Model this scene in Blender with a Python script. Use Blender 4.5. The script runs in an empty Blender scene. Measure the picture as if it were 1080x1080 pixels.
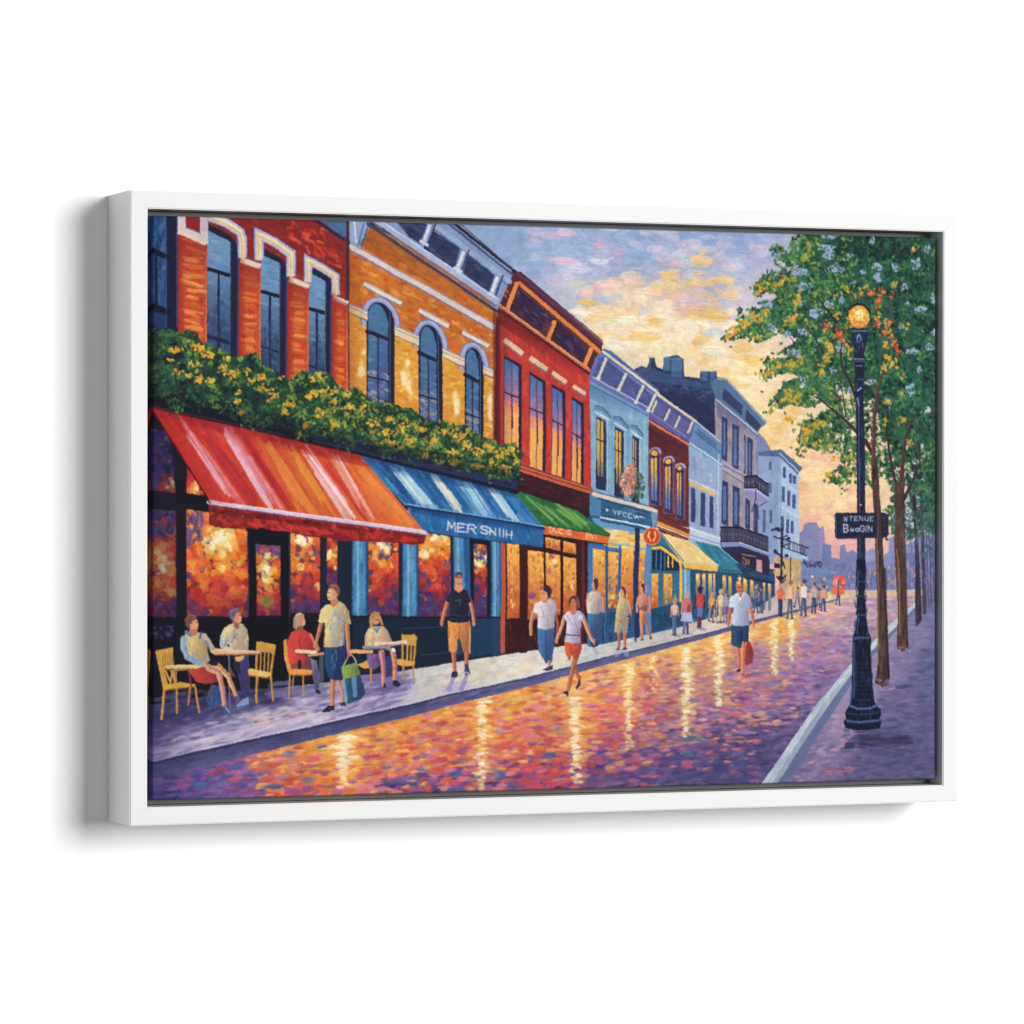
# tuning: ambient level, key light position / size / power, frame reflectance, canvas response
AMB, FP = .20, 45
KX, KY, KZ, KS, KP = 4.85, -10.2, 2.1, 4.8, 1400
FRC = (.78, .78, .78)
BKC, BKY = (.24, .24, .235), .031
CSP, PIG, RELIEF = .06, .88, .00034
import bpy, bmesh, math
import numpy as np
from mathutils import Matrix, Vector

# ---------------------------------------------------------------- camera, world, light, exposure
scene = bpy.context.scene
UN = 0.965                      # outer width of the framed picture in metres
FH, FD = 0.6836 * UN, 0.0889 * UN   # its height and its depth off the wall
RIM, REC, GAP = 0.0195 * UN, 0.0051 * UN, 0.0069 * UN
ZC = 1.5                        # height of the picture's centre

cam = bpy.data.cameras.new('camera'); cam_ob = bpy.data.objects.new('camera', cam)
scene.collection.objects.link(cam_ob); scene.camera = cam_ob
cam.sensor_width = 36; cam.lens = 4178.69 / 1080 * 36; cam.clip_start = .05; cam.clip_end = 60
rt = Vector((.930654339, -.365897926, .00109999735)); fw = Vector((.365899490, .930652004, -.00209999846)); up = Vector((-.000255329662, .00235686114, .999997190))
m = Matrix((rt, up, -fw)).transposed().to_4x4()
m.translation = Vector((-1.67566888 * UN, -4.11170122 * UN, ZC + .00506288 * UN)); cam_ob.matrix_world = m

world = bpy.data.worlds.new('World'); scene.world = world; world.use_nodes = True
bg = world.node_tree.nodes['Background']; bg.inputs['Color'].default_value = (1, 1, 1, 1); bg.inputs['Strength'].default_value = AMB
def softbox(name, loc, target, sx, sy, power, col):
    l = bpy.data.lights.new(name, 'AREA'); l.shape = 'RECTANGLE'; l.size = sx; l.size_y = sy; l.energy = power; l.color = col
    o = bpy.data.objects.new(name, l); scene.collection.objects.link(o); o.location = loc
    o.rotation_euler = (Vector(target) - Vector(loc)).to_track_quat('-Z', 'Y').to_euler(); return o
softbox('key_softbox', (KX, KY, ZC + KZ), (0, FD, ZC), KS, KS, KP, (1, .995, .985))
softbox('fill_softbox', (-6.2, -6.0, ZC + .2), (0, FD, ZC), 3.0, 3.0, FP, (1, 1, 1))
scene.view_settings.view_transform = 'Standard'; scene.view_settings.look = 'None'
scene.view_settings.exposure = 0; scene.view_settings.gamma = 1; scene.view_settings.use_curve_mapping = False
scene.render.engine = 'CYCLES'

# ---------------------------------------------------------------- materials
def mat(name, col, rough, spec=.5, bump=None, vcol=None):
    mt = bpy.data.materials.new(name); mt.use_nodes = True; nt = mt.node_tree; b = nt.nodes['Principled BSDF']
    b.inputs['Base Color'].default_value = (*col, 1); b.inputs['Roughness'].default_value = rough; b.inputs['Specular IOR Level'].default_value = spec
    tc = nt.nodes.new('ShaderNodeTexCoord')
    if bump:
        n = nt.nodes.new('ShaderNodeTexNoise'); n.inputs['Scale'].default_value = bump[0]; n.inputs['Detail'].default_value = 4
        bp = nt.nodes.new('ShaderNodeBump'); bp.inputs['Strength'].default_value = bump[1]; bp.inputs['Distance'].default_value = bump[2]
        nt.links.new(tc.outputs['Object'], n.inputs['Vector']); nt.links.new(n.outputs['Fac'], bp.inputs['Height']); nt.links.new(bp.outputs['Normal'], b.inputs['Normal'])
        r = nt.nodes.new('ShaderNodeMapRange'); r.inputs['To Min'].default_value = rough - .05; r.inputs['To Max'].default_value = rough + .05
        nt.links.new(n.outputs['Fac'], r.inputs['Value']); nt.links.new(r.outputs['Result'], b.inputs['Roughness'])
    if vcol:
        a = nt.nodes.new('ShaderNodeVertexColor'); a.layer_name = vcol; nt.links.new(a.outputs['Color'], b.inputs['Base Color'])
    return mt
M_wall = mat('white_wall_paint', (.97, .97, .97), .9, .1, (60, .05, .0005))
M_frame = mat('satin_white_lacquer', FRC, .5, .2, (180, .04, .0002))
M_back = mat('dark_backing_card', BKC, .9, .1, (90, .1, .0005))
M_canvas = mat('painted_canvas', (.5, .5, .5), .62, CSP, None, 'pigment')

# ---------------------------------------------------------------- the wall
def link(name, me, material, parent=None):
    o = bpy.data.objects.new(name, me); scene.collection.objects.link(o)
    if material: me.materials.append(material)
    if parent: o.parent = parent
    return o
def box(name, x0, x1, y0, y1, z0, z1, material, parent=None, bev=0):
    bm = bmesh.new(); v = [bm.verts.new((x, y, z)) for x in (x0, x1) for y in (y0, y1) for z in (z0, z1)]
    for f in ((0,1,3,2),(4,6,7,5),(0,4,5,1),(2,3,7,6),(0,2,6,4),(1,5,7,3)): bm.faces.new([v[i] for i in f])
    bmesh.ops.recalc_face_normals(bm, faces=bm.faces[:])
    if bev: bmesh.ops.bevel(bm, geom=bm.edges[:], offset=bev, segments=2, affect='EDGES')
    me = bpy.data.meshes.new(name); bm.to_mesh(me); bm.free(); return link(name, me, material, parent)
wall = box('wall', -6, 6, FD, FD + .12, -2.5, 5.5, M_wall)
wall['kind'] = 'structure'

# ---------------------------------------------------------------- the framed picture
root = bpy.data.objects.new('framed_painting', None); scene.collection.objects.link(root); root.location = (0, 0, ZC)
root.empty_display_size = .2
root['label'] = 'white framed canvas painting of a shopping street with cafe tables at dusk on white wall'
root['category'] = 'painting'
hw, hh = UN / 2, FH / 2
# four mitred rails of deep strip section
def rail(a, b, inn, name='frame_rail'):
    """rail from outer corner a to outer corner b, inn = unit vector pointing into the picture"""
    a = Vector(a); b = Vector(b); d = (b - a).normalized(); inn = Vector(inn); bm = bmesh.new()
    prof = [(0, 0), (RIM, 0), (RIM, FD - .0005), (0, FD - .0005)]
    rings = []
    for p, s in ((a, 1), (b, -1)):
        rings.append([bm.verts.new((p.x + inn.x * o + d.x * s * (o + 6e-05), y, p.z + inn.z * o + d.z * s * (o + 6e-05))) for o, y in prof])
    n = len(prof)
    for i in range(n): bm.faces.new([rings[0][i], rings[0][(i + 1) % n], rings[1][(i + 1) % n], rings[1][i]])
    bm.faces.new(rings[0]); bm.faces.new(rings[1][::-1]); bmesh.ops.recalc_face_normals(bm, faces=bm.faces[:])
    es = [e for e in bm.edges if all(v.co.y < .0001 for v in e.verts) and abs((e.verts[0].co - e.verts[1].co).normalized().dot(d)) > .99]
    bmesh.ops.bevel(bm, geom=es, offset=.0011, segments=3, affect='EDGES')
    me = bpy.data.meshes.new(name); bm.to_mesh(me); bm.free(); return link(name, me, M_frame, root)
rail((-hw, 0, hh), (hw, 0, hh), (0, 0, -1)); rail((hw, 0, hh), (hw, 0, -hh), (-1, 0, 0))
rail((hw, 0, -hh), (-hw, 0, -hh), (0, 0, 1)); rail((-hw, 0, -hh), (-hw, 0, hh), (1, 0, 0))
box('backing_board', -hw + RIM + .0008, hw - RIM - .0008, BKY, BKY + .003, -hh + RIM + .0008, hh - RIM - .0008, M_back, root)
# ---------------------------------------------------------------- the picture on the canvas
# The print is an oil style street scene.  It is painted stroke by stroke into a raster that
# covers the flat canvas; the raster then becomes the pigment and relief of the canvas mesh.
NX, NY = 1320, 879
SK = np.array([[1.45610011,0.00132419925,-234.802808],[-0.0402520515,1.40311259,-312.221909],[-8.95104555e-05,-5.76564391e-07,1]])          # sketch units -> canvas raster
rng = np.random.default_rng(7)
C = np.zeros((NY, NX, 3), np.float32)
RH = np.zeros((NY, NX), np.float32)
S = 1.57
BR = rng.normal(0, 1, (64, 66)); BR = np.clip((BR[:, :-2] + BR[:, 1:-1] * 1.3 + BR[:, 2:]) * .45, -1.3, 1.3)
def P(p):
    p = np.asarray(p, float).reshape(-1, 2)
    q = np.c_[p, np.ones(len(p))] @ SK.T
    return q[:, :2] / q[:, 2:]
def cov(pts, ss=3):
    q = P(pts)
    x0 = max(0, int(q[:, 0].min()) - 1); x1 = min(NX, int(q[:, 0].max()) + 2)
    y0 = max(0, int(q[:, 1].min()) - 1); y1 = min(NY, int(q[:, 1].max()) + 2)
    if x1 <= x0 or y1 <= y0: return None
    w, h = (x1 - x0) * ss, (y1 - y0) * ss
    ys = y0 + (np.arange(h) + .5) / ss; xs = x0 + (np.arange(w) + .5) / ss
    ins = np.zeros((h, w), bool)
    n = len(q)
    for i in range(n):
        ax, ay = q[i]; bx, by = q[(i + 1) % n]
        if ay == by: continue
        r = np.nonzero((ys >= min(ay, by)) & (ys < max(ay, by)))[0]
        if len(r) == 0: continue
        xc = ax + (ys[r] - ay) * (bx - ax) / (by - ay)
        ins[r] ^= xs[None, :] > xc[:, None]
    return x0, y0, x1, y1, ins.reshape(y1 - y0, ss, x1 - x0, ss).mean((1, 3)).astype(np.float32)
def mask(*polys):
    m = np.zeros((NY, NX), np.float32)
    for p in polys:
        r = cov(p, 2)
        if r: m[r[1]:r[3], r[0]:r[2]] = np.maximum(m[r[1]:r[3], r[0]:r[2]], r[4])
    return m
def K(c): return np.array(c, np.float32)
def poly(pts, c, a=1.0, c2=None, ax=None, h=0.0):
    """filled polygon; c2 with ax=((x,y),(x,y)) makes the paint run from c to c2"""
    r = cov(pts)
    if not r: return
    x0, y0, x1, y1, m = r
    col = K(c)
    if c2 is not None:
        A, B = P(ax); d = B - A
        X, Y = np.meshgrid(np.arange(x0, x1), np.arange(y0, y1))
        t = np.clip(((X - A[0]) * d[0] + (Y - A[1]) * d[1]) / (d @ d), 0, 1)[..., None].astype(np.float32)
        col = K(c) * (1 - t) + K(c2) * t
    m = (m * a)[..., None]
    C[y0:y1, x0:x1] = C[y0:y1, x0:x1] * (1 - m) + col * m
    if h: RH[y0:y1, x0:x1] += m[..., 0] * h
def cap(ax, ay, bx, by, ra, rb, c, a=1.0):
    x0 = max(0, int(min(ax - ra, bx - rb)) - 2); x1 = min(NX, int(max(ax + ra, bx + rb)) + 3)
    y0 = max(0, int(min(ay - ra, by - rb)) - 2); y1 = min(NY, int(max(ay + ra, by + rb)) + 3)
    if x1 <= x0 or y1 <= y0: return
    X, Y = np.meshgrid(np.arange(x0, x1) + .5, np.arange(y0, y1) + .5)
    dx, dy = bx - ax, by - ay; L = dx * dx + dy * dy + 1e-6
    t = np.clip(((X - ax) * dx + (Y - ay) * dy) / L, 0, 1)
    d = np.hypot(X - ax - t * dx, Y - ay - t * dy) - (ra + (rb - ra) * t)
    m = (np.clip(.5 - d, 0, 1) * a)[..., None].astype(np.float32)
    C[y0:y1, x0:x1] = C[y0:y1, x0:x1] * (1 - m) + K(c) * m
def line(pts, w, c, a=1.0, w2=None):
    """tapered line through points, w wide at the start and w2 at the end"""
    q = P(pts); n = len(q) - 1; w2 = w if w2 is None else w2
    for i in range(n):
        wa = w + (w2 - w) * i / n; wb = w + (w2 - w) * (i + 1) / n
        cap(*q[i], *q[i + 1], wa * S / 2, wb * S / 2, c, a)
def band(pts, w, c, a=1.0):
    """straight moulding with square ends and mitred corners"""
    p = np.asarray(pts, float); n = len(p); L_, R_ = [], []
    for i in range(n):
        d0 = p[i] - p[i-1] if i else p[1] - p[0]; d1 = p[i+1] - p[i] if i < n - 1 else d0
        d0 = d0 / np.hypot(*d0); d1 = d1 / np.hypot(*d1); t = d0 + d1; t = t / np.hypot(*t); nn = np.array([-t[1], t[0]])
        s = w / 2 / max(.5, float(nn @ np.array([-d0[1], d0[0]]))); L_.append(p[i] + nn * s); R_.append(p[i] - nn * s)
    poly(np.array(L_ + R_[::-1]), c, a)
def dot(x, y, r, c, a=1.0, ry=None, rot=0):
    n = 22; ry = r if ry is None else ry
    t = np.arange(n) * 2 * math.pi / n; cr, sr = math.cos(rot), math.sin(rot)
    poly(np.c_[x + r * np.cos(t) * cr - ry * np.sin(t) * sr, y + r * np.cos(t) * sr + ry * np.sin(t) * cr], c, a)
TAP, SOFT = False, 1.0
def glaze(pts, c, a0, a1, ax):
    """thin transparent colour over a shape, its strength running from a0 to a1 along ax"""
    r = cov(pts)
    if not r: return
    x0, y0, x1, y1, m = r; A, B = P(ax); d = B - A
    X, Y = np.meshgrid(np.arange(x0, x1), np.arange(y0, y1))
    t = np.clip(((X - A[0]) * d[0] + (Y - A[1]) * d[1]) / (d @ d), 0, 1)
    m = (m * (a0 + (a1 - a0) * t))[..., None].astype(np.float32)
    C[y0:y1, x0:x1] = C[y0:y1, x0:x1] * (1 - m) + K(c) * m
def dab(cx, cy, L, w, ang, c, a=.9, clip=None, relief=.5):
    """one brush mark, raster units: rounded body, bristle streaks, ragged end"""
    R = (L + w) / 2 + 1
    x0 = max(0, int(cx - R)); x1 = min(NX, int(cx + R) + 1); y0 = max(0, int(cy - R)); y1 = min(NY, int(cy + R) + 1)
    if x1 <= x0 or y1 <= y0: return
    ca, sa = math.cos(ang), math.sin(ang)
    X = np.arange(x0, x1)[None, :] + .5 - cx; Y = np.arange(y0, y1)[:, None] + .5 - cy
    u = X * ca + Y * sa; v = -X * sa + Y * ca
    d = np.hypot(np.maximum(np.abs(u) - max(0, (L - w) / 2), 0), v) - w / 2
    if TAP: d = (np.sqrt((u / (L / 2 + .3)) ** 2 + (v / (w / 2)) ** 2 + 1e-6) - 1) * w / 2
    prof = BR[rng.integers(0, 64)]
    br = prof[np.clip((v * 2 + 32).astype(int), 0, 63)] + .35 * BR[rng.integers(0, 64)][np.clip((u * .5 + 32).astype(int), 0, 63)]
    m = np.clip(.5 - d / SOFT, 0, 1) * a * np.clip(.9 + .25 * br - .18 * (u / (L / 2 + .1)) * (br > 0), 0, 1)
    if clip is not None: m = m * clip[y0:y1, x0:x1]
    m = m.astype(np.float32)
    col = K(c) + (br * 4.5).astype(np.float32)[..., None]
    C[y0:y1, x0:x1] = C[y0:y1, x0:x1] * (1 - m[..., None]) + col * m[..., None]
    if relief:
        rd = (np.clip(-d / (w / 2), 0, 1) ** .5 * .6 + .25 * br + .35 * np.exp(-((d + 1.2) / 1.1) ** 2)) * relief
        RH[y0:y1, x0:x1] = RH[y0:y1, x0:x1] * (1 - m * .8) + rd * m
def brush(m, n, L, w, ang=0., jit=10, c=None, pal=None, pw=None, aj=.25, a=.85, clip=True, src=None, relief=.5, hue=1.0, clump=0):
    """n marks spread over mask m; colour from a palette, a field or what is already painted"""
    ys, xs = np.nonzero(m > .5)
    if len(ys) == 0: return
    k = rng.integers(0, len(ys), int(n))
    base = C.copy() if (src is None and pal is None and c is None) else src
    if clump:      # neighbours share a colour: light and dark masses
        g = rng.random((NY // clump + 3, NX // clump + 3)); pal = sorted(pal, key=sum); ids = []
        for j in k:
            gy, gx = ys[j] / clump, xs[j] / clump; yi, xi = int(gy), int(gx); fy, fx = gy - yi, gx - xi
            vv = (g[yi, xi]*(1-fx) + g[yi, xi+1]*fx)*(1-fy) + (g[yi+1, xi]*(1-fx) + g[yi+1, xi+1]*fx)*fy
            ids.append(int(np.clip((vv * 2.0 - .5) * len(pal) + rng.normal(0, .7), 0, len(pal) - 1)))
        pal = np.array(pal, np.float32)
    elif pal is not None:
        pal = np.array(pal, np.float32); ids = rng.choice(len(pal), len(k), p=None if pw is None else np.array(pw) / sum(pw))
    for i, j in enumerate(k):
        x, y = xs[j], ys[j]
        if pal is not None: col = pal[ids[i]]
        elif c is not None: col = K(c)
        else: col = base[y, x]
        col = col + rng.normal(0, jit) + rng.normal(0, jit * .45 * hue, 3)
        s = .65 + .7 * rng.random()
        g = ang(x, y) if callable(ang) else ang
        dab(x + rng.random(), y + rng.random(), L * S * s, w * S * (.75 + .5 * rng.random()), g + rng.normal(0, aj), np.clip(col, 0, 255), a, m if clip else None, relief)
def field(pts, pw=3.0, sx=1.0, sy=1.0):
    """smooth colour field through (x, y, (r,g,b)) control points"""
    q = P([p[:2] for p in pts]); cs = np.array([p[2] for p in pts], np.float32)
    X, Y = np.meshgrid(np.arange(0, NX, 4), np.arange(0, NY, 4))
    num = 0; den = 0
    for (qx, qy), cc in zip(q, cs):
        wgt = 1 / (((X - qx) / sx) ** 2 + ((Y - qy) / sy) ** 2 + 60) ** (pw / 2)
        num = num + wgt[..., None] * cc; den = den + wgt
    F = (num / den[..., None]).astype(np.float32)
    return np.repeat(np.repeat(F, 4, 0), 4, 1)[:NY, :NX]
def put(m, F, a=1.0):
    global C
    C[:] = C * (1 - m[..., None] * a) + F * m[..., None] * a
VP = (888, 612)
def tovp(x, y):
    v = P([VP])[0]; return math.atan2(v[1] - y, v[0] - x)
def down(x, y): return math.pi / 2
GL = {  # a hand painted stroke alphabet on a 4 x 6 box
 'A': [[(0,6),(2,0),(4,6)],[(1,4),(3,4)]], 'B': [[(0,0),(0,6),(3,6),(4,4.5),(3,3),(0,3)],[(0,0),(3,0),(3.5,1.5),(3,3)]],
 'C': [[(4,1),(3,0),(1,0),(0,1.5),(0,4.5),(1,6),(3,6),(4,5)]], 'D': [[(0,0),(0,6),(2.5,6),(4,4),(4,2),(2.5,0),(0,0)]],
 'E': [[(4,0),(0,0),(0,6),(4,6)],[(0,3),(3,3)]], 'F': [[(4,0),(0,0),(0,6)],[(0,3),(3,3)]], 'H': [[(0,0),(0,6)],[(4,0),(4,6)],[(0,3),(4,3)]],
 'I': [[(2,0),(2,6)]], 'L': [[(0,0),(0,6),(4,6)]], 'M': [[(0,6),(.3,0),(2,4),(3.7,0),(4,6)]], 'N': [[(0,6),(0,0),(4,6),(4,0)]],
 'O': [[(1,0),(3,0),(4,2),(4,4),(3,6),(1,6),(0,4),(0,2),(1,0)]], 'R': [[(0,6),(0,0),(3,0),(4,1.5),(3,3),(0,3)],[(2,3),(4,6)]],
 'S': [[(4,.8),(3,0),(1,0),(0,1.4),(1,2.8),(3,3.2),(4,4.6),(3,6),(1,6),(0,5.2)]], 'T': [[(0,0),(4,0)],[(2,0),(2,6)]],
 'U': [[(0,0),(0,4.5),(1,6),(3,6),(4,4.5),(4,0)]], 'V': [[(0,0),(2,6),(4,0)]], 'W': [[(0,0),(1,6),(2,2),(3,6),(4,0)]],
 'G': [[(4,1),(3,0),(1,0),(0,1.5),(0,4.5),(1,6),(3,6),(4,4.5),(4,3.2),(2.4,3.2)]], 'Y': [[(0,0),(2,3),(4,0)],[(2,3),(2,6)]],
 'a': [[(3.4,2.6),(1.5,2.2),(0,3.8),(1,6),(2.6,5.8),(3.5,4)],[(3.5,2.4),(3.6,6)]], 'w': [[(0,2.4),(.8,6),(1.9,3.4),(2.9,6),(3.9,2.4)]],
 '6': [[(3,0),(.8,1.8),(0,4.4),(1.2,6),(3,5.8),(3.8,4.3),(2.6,3),(.4,3.8)]], ':': [[(1.5,2),(1.6,2.4)],[(1.5,5),(1.6,5.4)]], '-': [[(.5,3.4),(3.2,3.2)]],
 '.': [[(1.2,3),(2.2,3.1),(1.7,3.8),(1.2,3)]], ' ': []}
def text(s, x, y, dx, dy, cw, ch, gap, c, w, sh=0):
    """letters along (dx,dy) from (x,y); cw, ch the size of one letter"""
    L = math.hypot(dx, dy); dx /= L; dy /= L
    for chh in s:
        wd = cw * (.45 if chh in ' :.-' else (.5 if chh == 'I' else 1))
        for st in GL[chh]:
            off = -1.0 if chh == 'I' else 0
            line([(x + (px + off) / 4 * cw * dx + rng.normal(0, .16), y + (px + off) / 4 * cw * dy + py / 6 * ch + rng.normal(0, .16)) for px, py in st], w, c, .9, w * (.7 + .4 * rng.random()))
        x += (wd + gap) * dx; y += (wd + gap) * dy
SAT = .92
TAP, SOFT = True, 1.5
# ================================================================ sky
W1 = [(150, 220), (1000, 220), (1000, 660), (150, 660)]
sky = mask([(430, 215), (1000, 220), (1000, 650), (430, 650)])
F = field([(545,245,(140,165,205)),(600,250,(150,172,212)),(660,250,(138,165,208)),(740,240,(130,160,205)),(800,250,(165,172,208)),(850,300,(185,180,205)),
 (580,275,(165,178,212)),(640,275,(178,180,208)),(700,275,(160,172,205)),(760,285,(178,180,208)),(600,308,(185,190,205)),(650,318,(225,205,180)),(720,315,(212,190,185)),
 (780,320,(205,192,205)),(830,330,(200,185,200)),(690,345,(238,216,176)),(640,340,(242,219,180)),(740,345,(240,218,180)),(800,360,(240,212,170)),(780,395,(243,217,170)),(720,370,(241,214,168)),
 (850,400,(236,205,180)),(810,440,(246,217,170)),(850,470,(246,214,170)),(900,450,(236,205,170)),(950,400,(190,190,200)),(860,510,(246,206,150)),(880,540,(240,190,155)),(930,520,(236,200,165)),
 (860,560,(235,180,160)),(890,575,(228,172,165)),(930,570,(228,180,175)),(975,540,(170,180,200)),(890,610,(200,165,185)),(960,610,(160,150,190))], 4)
put(sky, F)
brush(sky, 900, 24, 10, 0.0, 7, src=F, aj=.22, a=.7, relief=.7)
brush(sky, 900, 15, 5, -.05, 9, src=F, aj=.35, a=.5, relief=.9)
for poly_, pal, n in [
  ([(560,235),(830,235),(780,300),(700,292),(600,305),(555,285)], [(172,182,215),(150,170,212),(188,188,214),(214,186,206),(205,205,218),(132,160,205)], 110),
  ([(600,300),(790,290),(760,330),(640,330)], [(240,205,165),(238,214,190),(200,190,205),(240,190,180),(236,200,140),(190,195,215)], 80),
  ([(600,325),(790,325),(800,400),(640,365)], [(245,222,170),(248,232,200),(240,200,120),(244,215,150),(240,226,205),(236,190,110)], 150),
  ([(750,380),(830,380),(870,520),(810,480)], [(247,222,178),(245,205,130),(250,228,185),(244,196,120)], 110),
  ([(835,470),(930,470),(920,560),(845,560)], [(246,205,150),(244,190,140),(250,215,160),(238,180,150)], 120)]:
    brush(mask(poly_), n, 17, 8, 0., 5, pal=pal, a=.55, aj=.22, relief=1.0, clump=30, clip=False)
for x, y, w, h, c in [(597,247,11,4.5,(214,176,200)),(630,259,5,3.4,(228,180,190)),(596,276,15,4.5,(222,186,204)),(610,284,14,5,(202,204,222)),(632,276,10,4,(210,214,226)),(645,242,9,2.6,(196,204,226)),
  (641,302,16,7,(240,206,190)),(664,292,11,5,(238,206,186)),(676,312,11,9,(244,218,186)),(740,276,12,7.5,(246,204,140)),(711,279,7,3,(220,180,170)),(706,291,11,5,(240,200,130)),(700,302,14,8,(240,208,150)),(737,288,7,3,(226,196,160)),
  (729,327,14,5,(236,176,160)),(735,318,16,5,(214,196,206)),(724,347,14,9,(250,236,206)),(660,338,13,5,(250,238,210)),(640,344,12,5,(238,226,200)),(618,319,10,4,(240,196,112)),(612,329,12,4,(248,232,206)),(690,340,8,6,(238,196,116)),(655,363,13,6,(246,236,220)),
  (705,367,14,8,(236,224,180)),(680,355,18,6,(242,200,120)),(757,334,14,7,(242,194,112)),(755,352,12,6,(206,206,210)),(768,316,12,6,(200,196,214)),(764,295,12,4,(244,204,140)),(772,314,10,4,(240,200,150)),(752,370,16,5,(246,230,200)),(722,358,9,8,(244,226,190)),
  (833,441,8,3,(240,186,100)),(805,400,20,4,(250,226,180)),(790,378,22,4,(240,196,120)),(640,328,20,5,(244,222,176))]:
    q = P([(x, y)])[0]
    dab(q[0], q[1], w*2*S, h*1.7*S, .03, c, .85, None, 1.3)
    for _ in range(5):
        dab(q[0] + rng.normal(0, w*.9), q[1] + rng.normal(0, h*.8), w*1.2*S, h*.6*S, rng.normal(0,.2), np.clip(K(c) + rng.normal(0,11,3),0,255), .6, None, 1.1)
sky = None
# ---- distant town
CT = (112,122,172)
for pts, c in [([(843,600),(843,562),(847,560),(847,554),(852,551),(861,551),(864,558),(864,600)],(118,126,176)),([(862,600),(863,557),(868,555),(869,562),(871,600)],(132,132,180)),([(866,605),(867,573),(876,575),(877,605)],(102,116,168)),
  ([(874,612),(875,590),(880,588),(885,590),(886,575),(891,574),(892,582),(895,582),(899,580),(905,584),(906,612)],(112,124,176)),([(880,612),(880,595),(892,594),(892,612)],(100,112,168)),([(904,612),(905,582),(909,583),(916,580),(921,578),(926,582),(928,612)],(140,140,188)),([(912,612),(912,593),(924,591),(926,612)],(112,118,172)),
  ([(930,620),(932,585),(937,582),(938,568),(944,565),(952,569),(955,575),(990,560),(990,620)],(124,132,182)),([(940,620),(946,585),(990,580),(990,620)],(104,112,165)),([(845,625),(845,600),(880,602),(990,600),(990,628)],(108,116,170))]:
    poly(pts, c, .92)
ct = mask([(843,552),(866,552),(880,585),(990,565),(990,626),(843,626)])
brush(mask([(866,600),(990,585),(990,625),(860,622)]), 420, 6, 2.6, down, 9, a=.55, aj=.15, pal=[(100,110,166),(122,130,182),(150,140,185),(88,98,152),(140,128,170)])
for _ in range(60):
    x, y = 895 + rng.random()*90, 598 + rng.random()*20
    dot(x, y, .9, [(222,150,80),(214,120,90),(236,180,90)][rng.integers(3)], .75, 1.8)
# ================================================================ ground
curb = [(150,806.5),(260,782),(350,762),(450,739),(560,713.5),(650,690.5),(760,664),(800,652.5),(850,640),(884,631)]
G = field([(160,770,(110,90,140)),(165,745,(70,65,115)),(200,790,(160,145,180)),(250,775,(165,160,190)),(240,750,(110,100,145)),(300,765,(175,160,190)),(320,735,(170,160,195)),(300,730,(95,90,135)),(360,745,(185,172,205)),(400,725,(110,90,150)),
 (420,735,(190,180,205)),(450,715,(205,200,195)),(500,705,(215,208,190)),(480,725,(185,175,200)),(540,700,(220,212,200)),(580,690,(208,205,195)),(620,685,(195,200,200)),(660,675,(200,196,190)),(700,665,(196,190,190)),(740,650,(212,196,175)),(800,640,(205,180,185)),(850,632,(200,170,160)),(880,628,(215,185,150))], 3.5)
side = mask([(150,742),(260,727),(350,716),(450,703),(530,690),(620,677),(720,655),(800,632),(884,620)] + curb[::-1])
side2 = mask([(150,742),(260,727),(350,716),(450,703),(530,690),(620,677),(720,655),(800,632),(884,622),(990,622),(990,835),(150,860)])
put(side2, G)
brush(side, 1500, 11, 3.4, tovp, 10, src=G, a=.7, aj=.1, relief=.45)
brush(mask([(150,748),(330,725),(430,715),(430,742),(150,806)]), 260, 15, 3.2, tovp, 6, pal=[(90,84,132),(140,124,168),(190,176,206),(70,66,110),(160,120,165),(205,196,214)], a=.6, aj=.1)
brush(mask([(150,745),(350,718),(340,726),(250,752),(150,775)]), 110, 14, 4, tovp, 6, pal=[(62,58,104),(84,76,126),(48,46,84)], a=.6, aj=.12)
brush(mask([(440,712),(620,680),(620,692),(480,728)]), 110, 13, 2.6, tovp, 5, pal=[(232,220,186),(224,212,200),(205,190,205),(236,205,170)], a=.6, aj=.08)
brush(mask([(255,752),(300,745),(350,745),(300,765),(270,770)]), 40, 12, 2.6, tovp, 5, pal=[(228,204,170),(206,186,200)], a=.7, aj=.08)
brush(mask([(150,792),(350,748),(350,758),(150,802)]), 60, 18, 3, tovp, 5, pal=[(200,180,205),(214,200,214),(180,164,196)], a=.7, aj=.03)
# road
R = field([(160,830,(70,62,125)),(170,845,(62,52,112)),(220,800,(120,90,150)),(210,830,(105,72,140)),(260,835,(130,75,130)),(260,805,(175,100,130)),(300,800,(205,120,90)),(300,832,(200,90,70)),(330,785,(225,140,60)),(360,800,(238,160,60)),(350,830,(230,130,50)),
 (420,770,(232,145,70)),(420,800,(225,130,85)),(420,830,(170,80,110)),(480,750,(236,150,75)),(480,790,(215,110,80)),(480,830,(120,65,125)),(540,735,(236,160,85)),(540,780,(222,110,85)),(560,820,(185,75,90)),(600,715,(235,175,110)),(600,760,(225,120,75)),(640,750,(225,110,80)),(620,825,(130,65,130)),
 (660,700,(230,165,110)),(680,740,(205,100,105)),(670,790,(160,80,125)),(680,820,(85,60,130)),(720,680,(235,185,120)),(730,720,(200,110,125)),(730,770,(140,75,135)),(740,815,(65,55,120)),(770,670,(238,190,110)),(790,700,(165,105,150)),(790,740,(150,80,135)),(790,790,(90,70,135)),
 (820,655,(235,190,120)),(840,690,(165,115,165)),(830,730,(125,85,150)),(860,650,(205,150,150)),(870,680,(170,120,165)),(860,720,(130,95,160)),(900,640,(190,145,170)),(900,660,(175,130,170)),(930,630,(180,150,185)),(800,815,(75,62,125)),(880,630,(225,185,140))], 4)
road = mask(curb + [(990,628),(990,640),(968,634),(948,652),(898,704),(862,744),(812,826),(808,840),(150,860)])
put(road, R)
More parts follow.
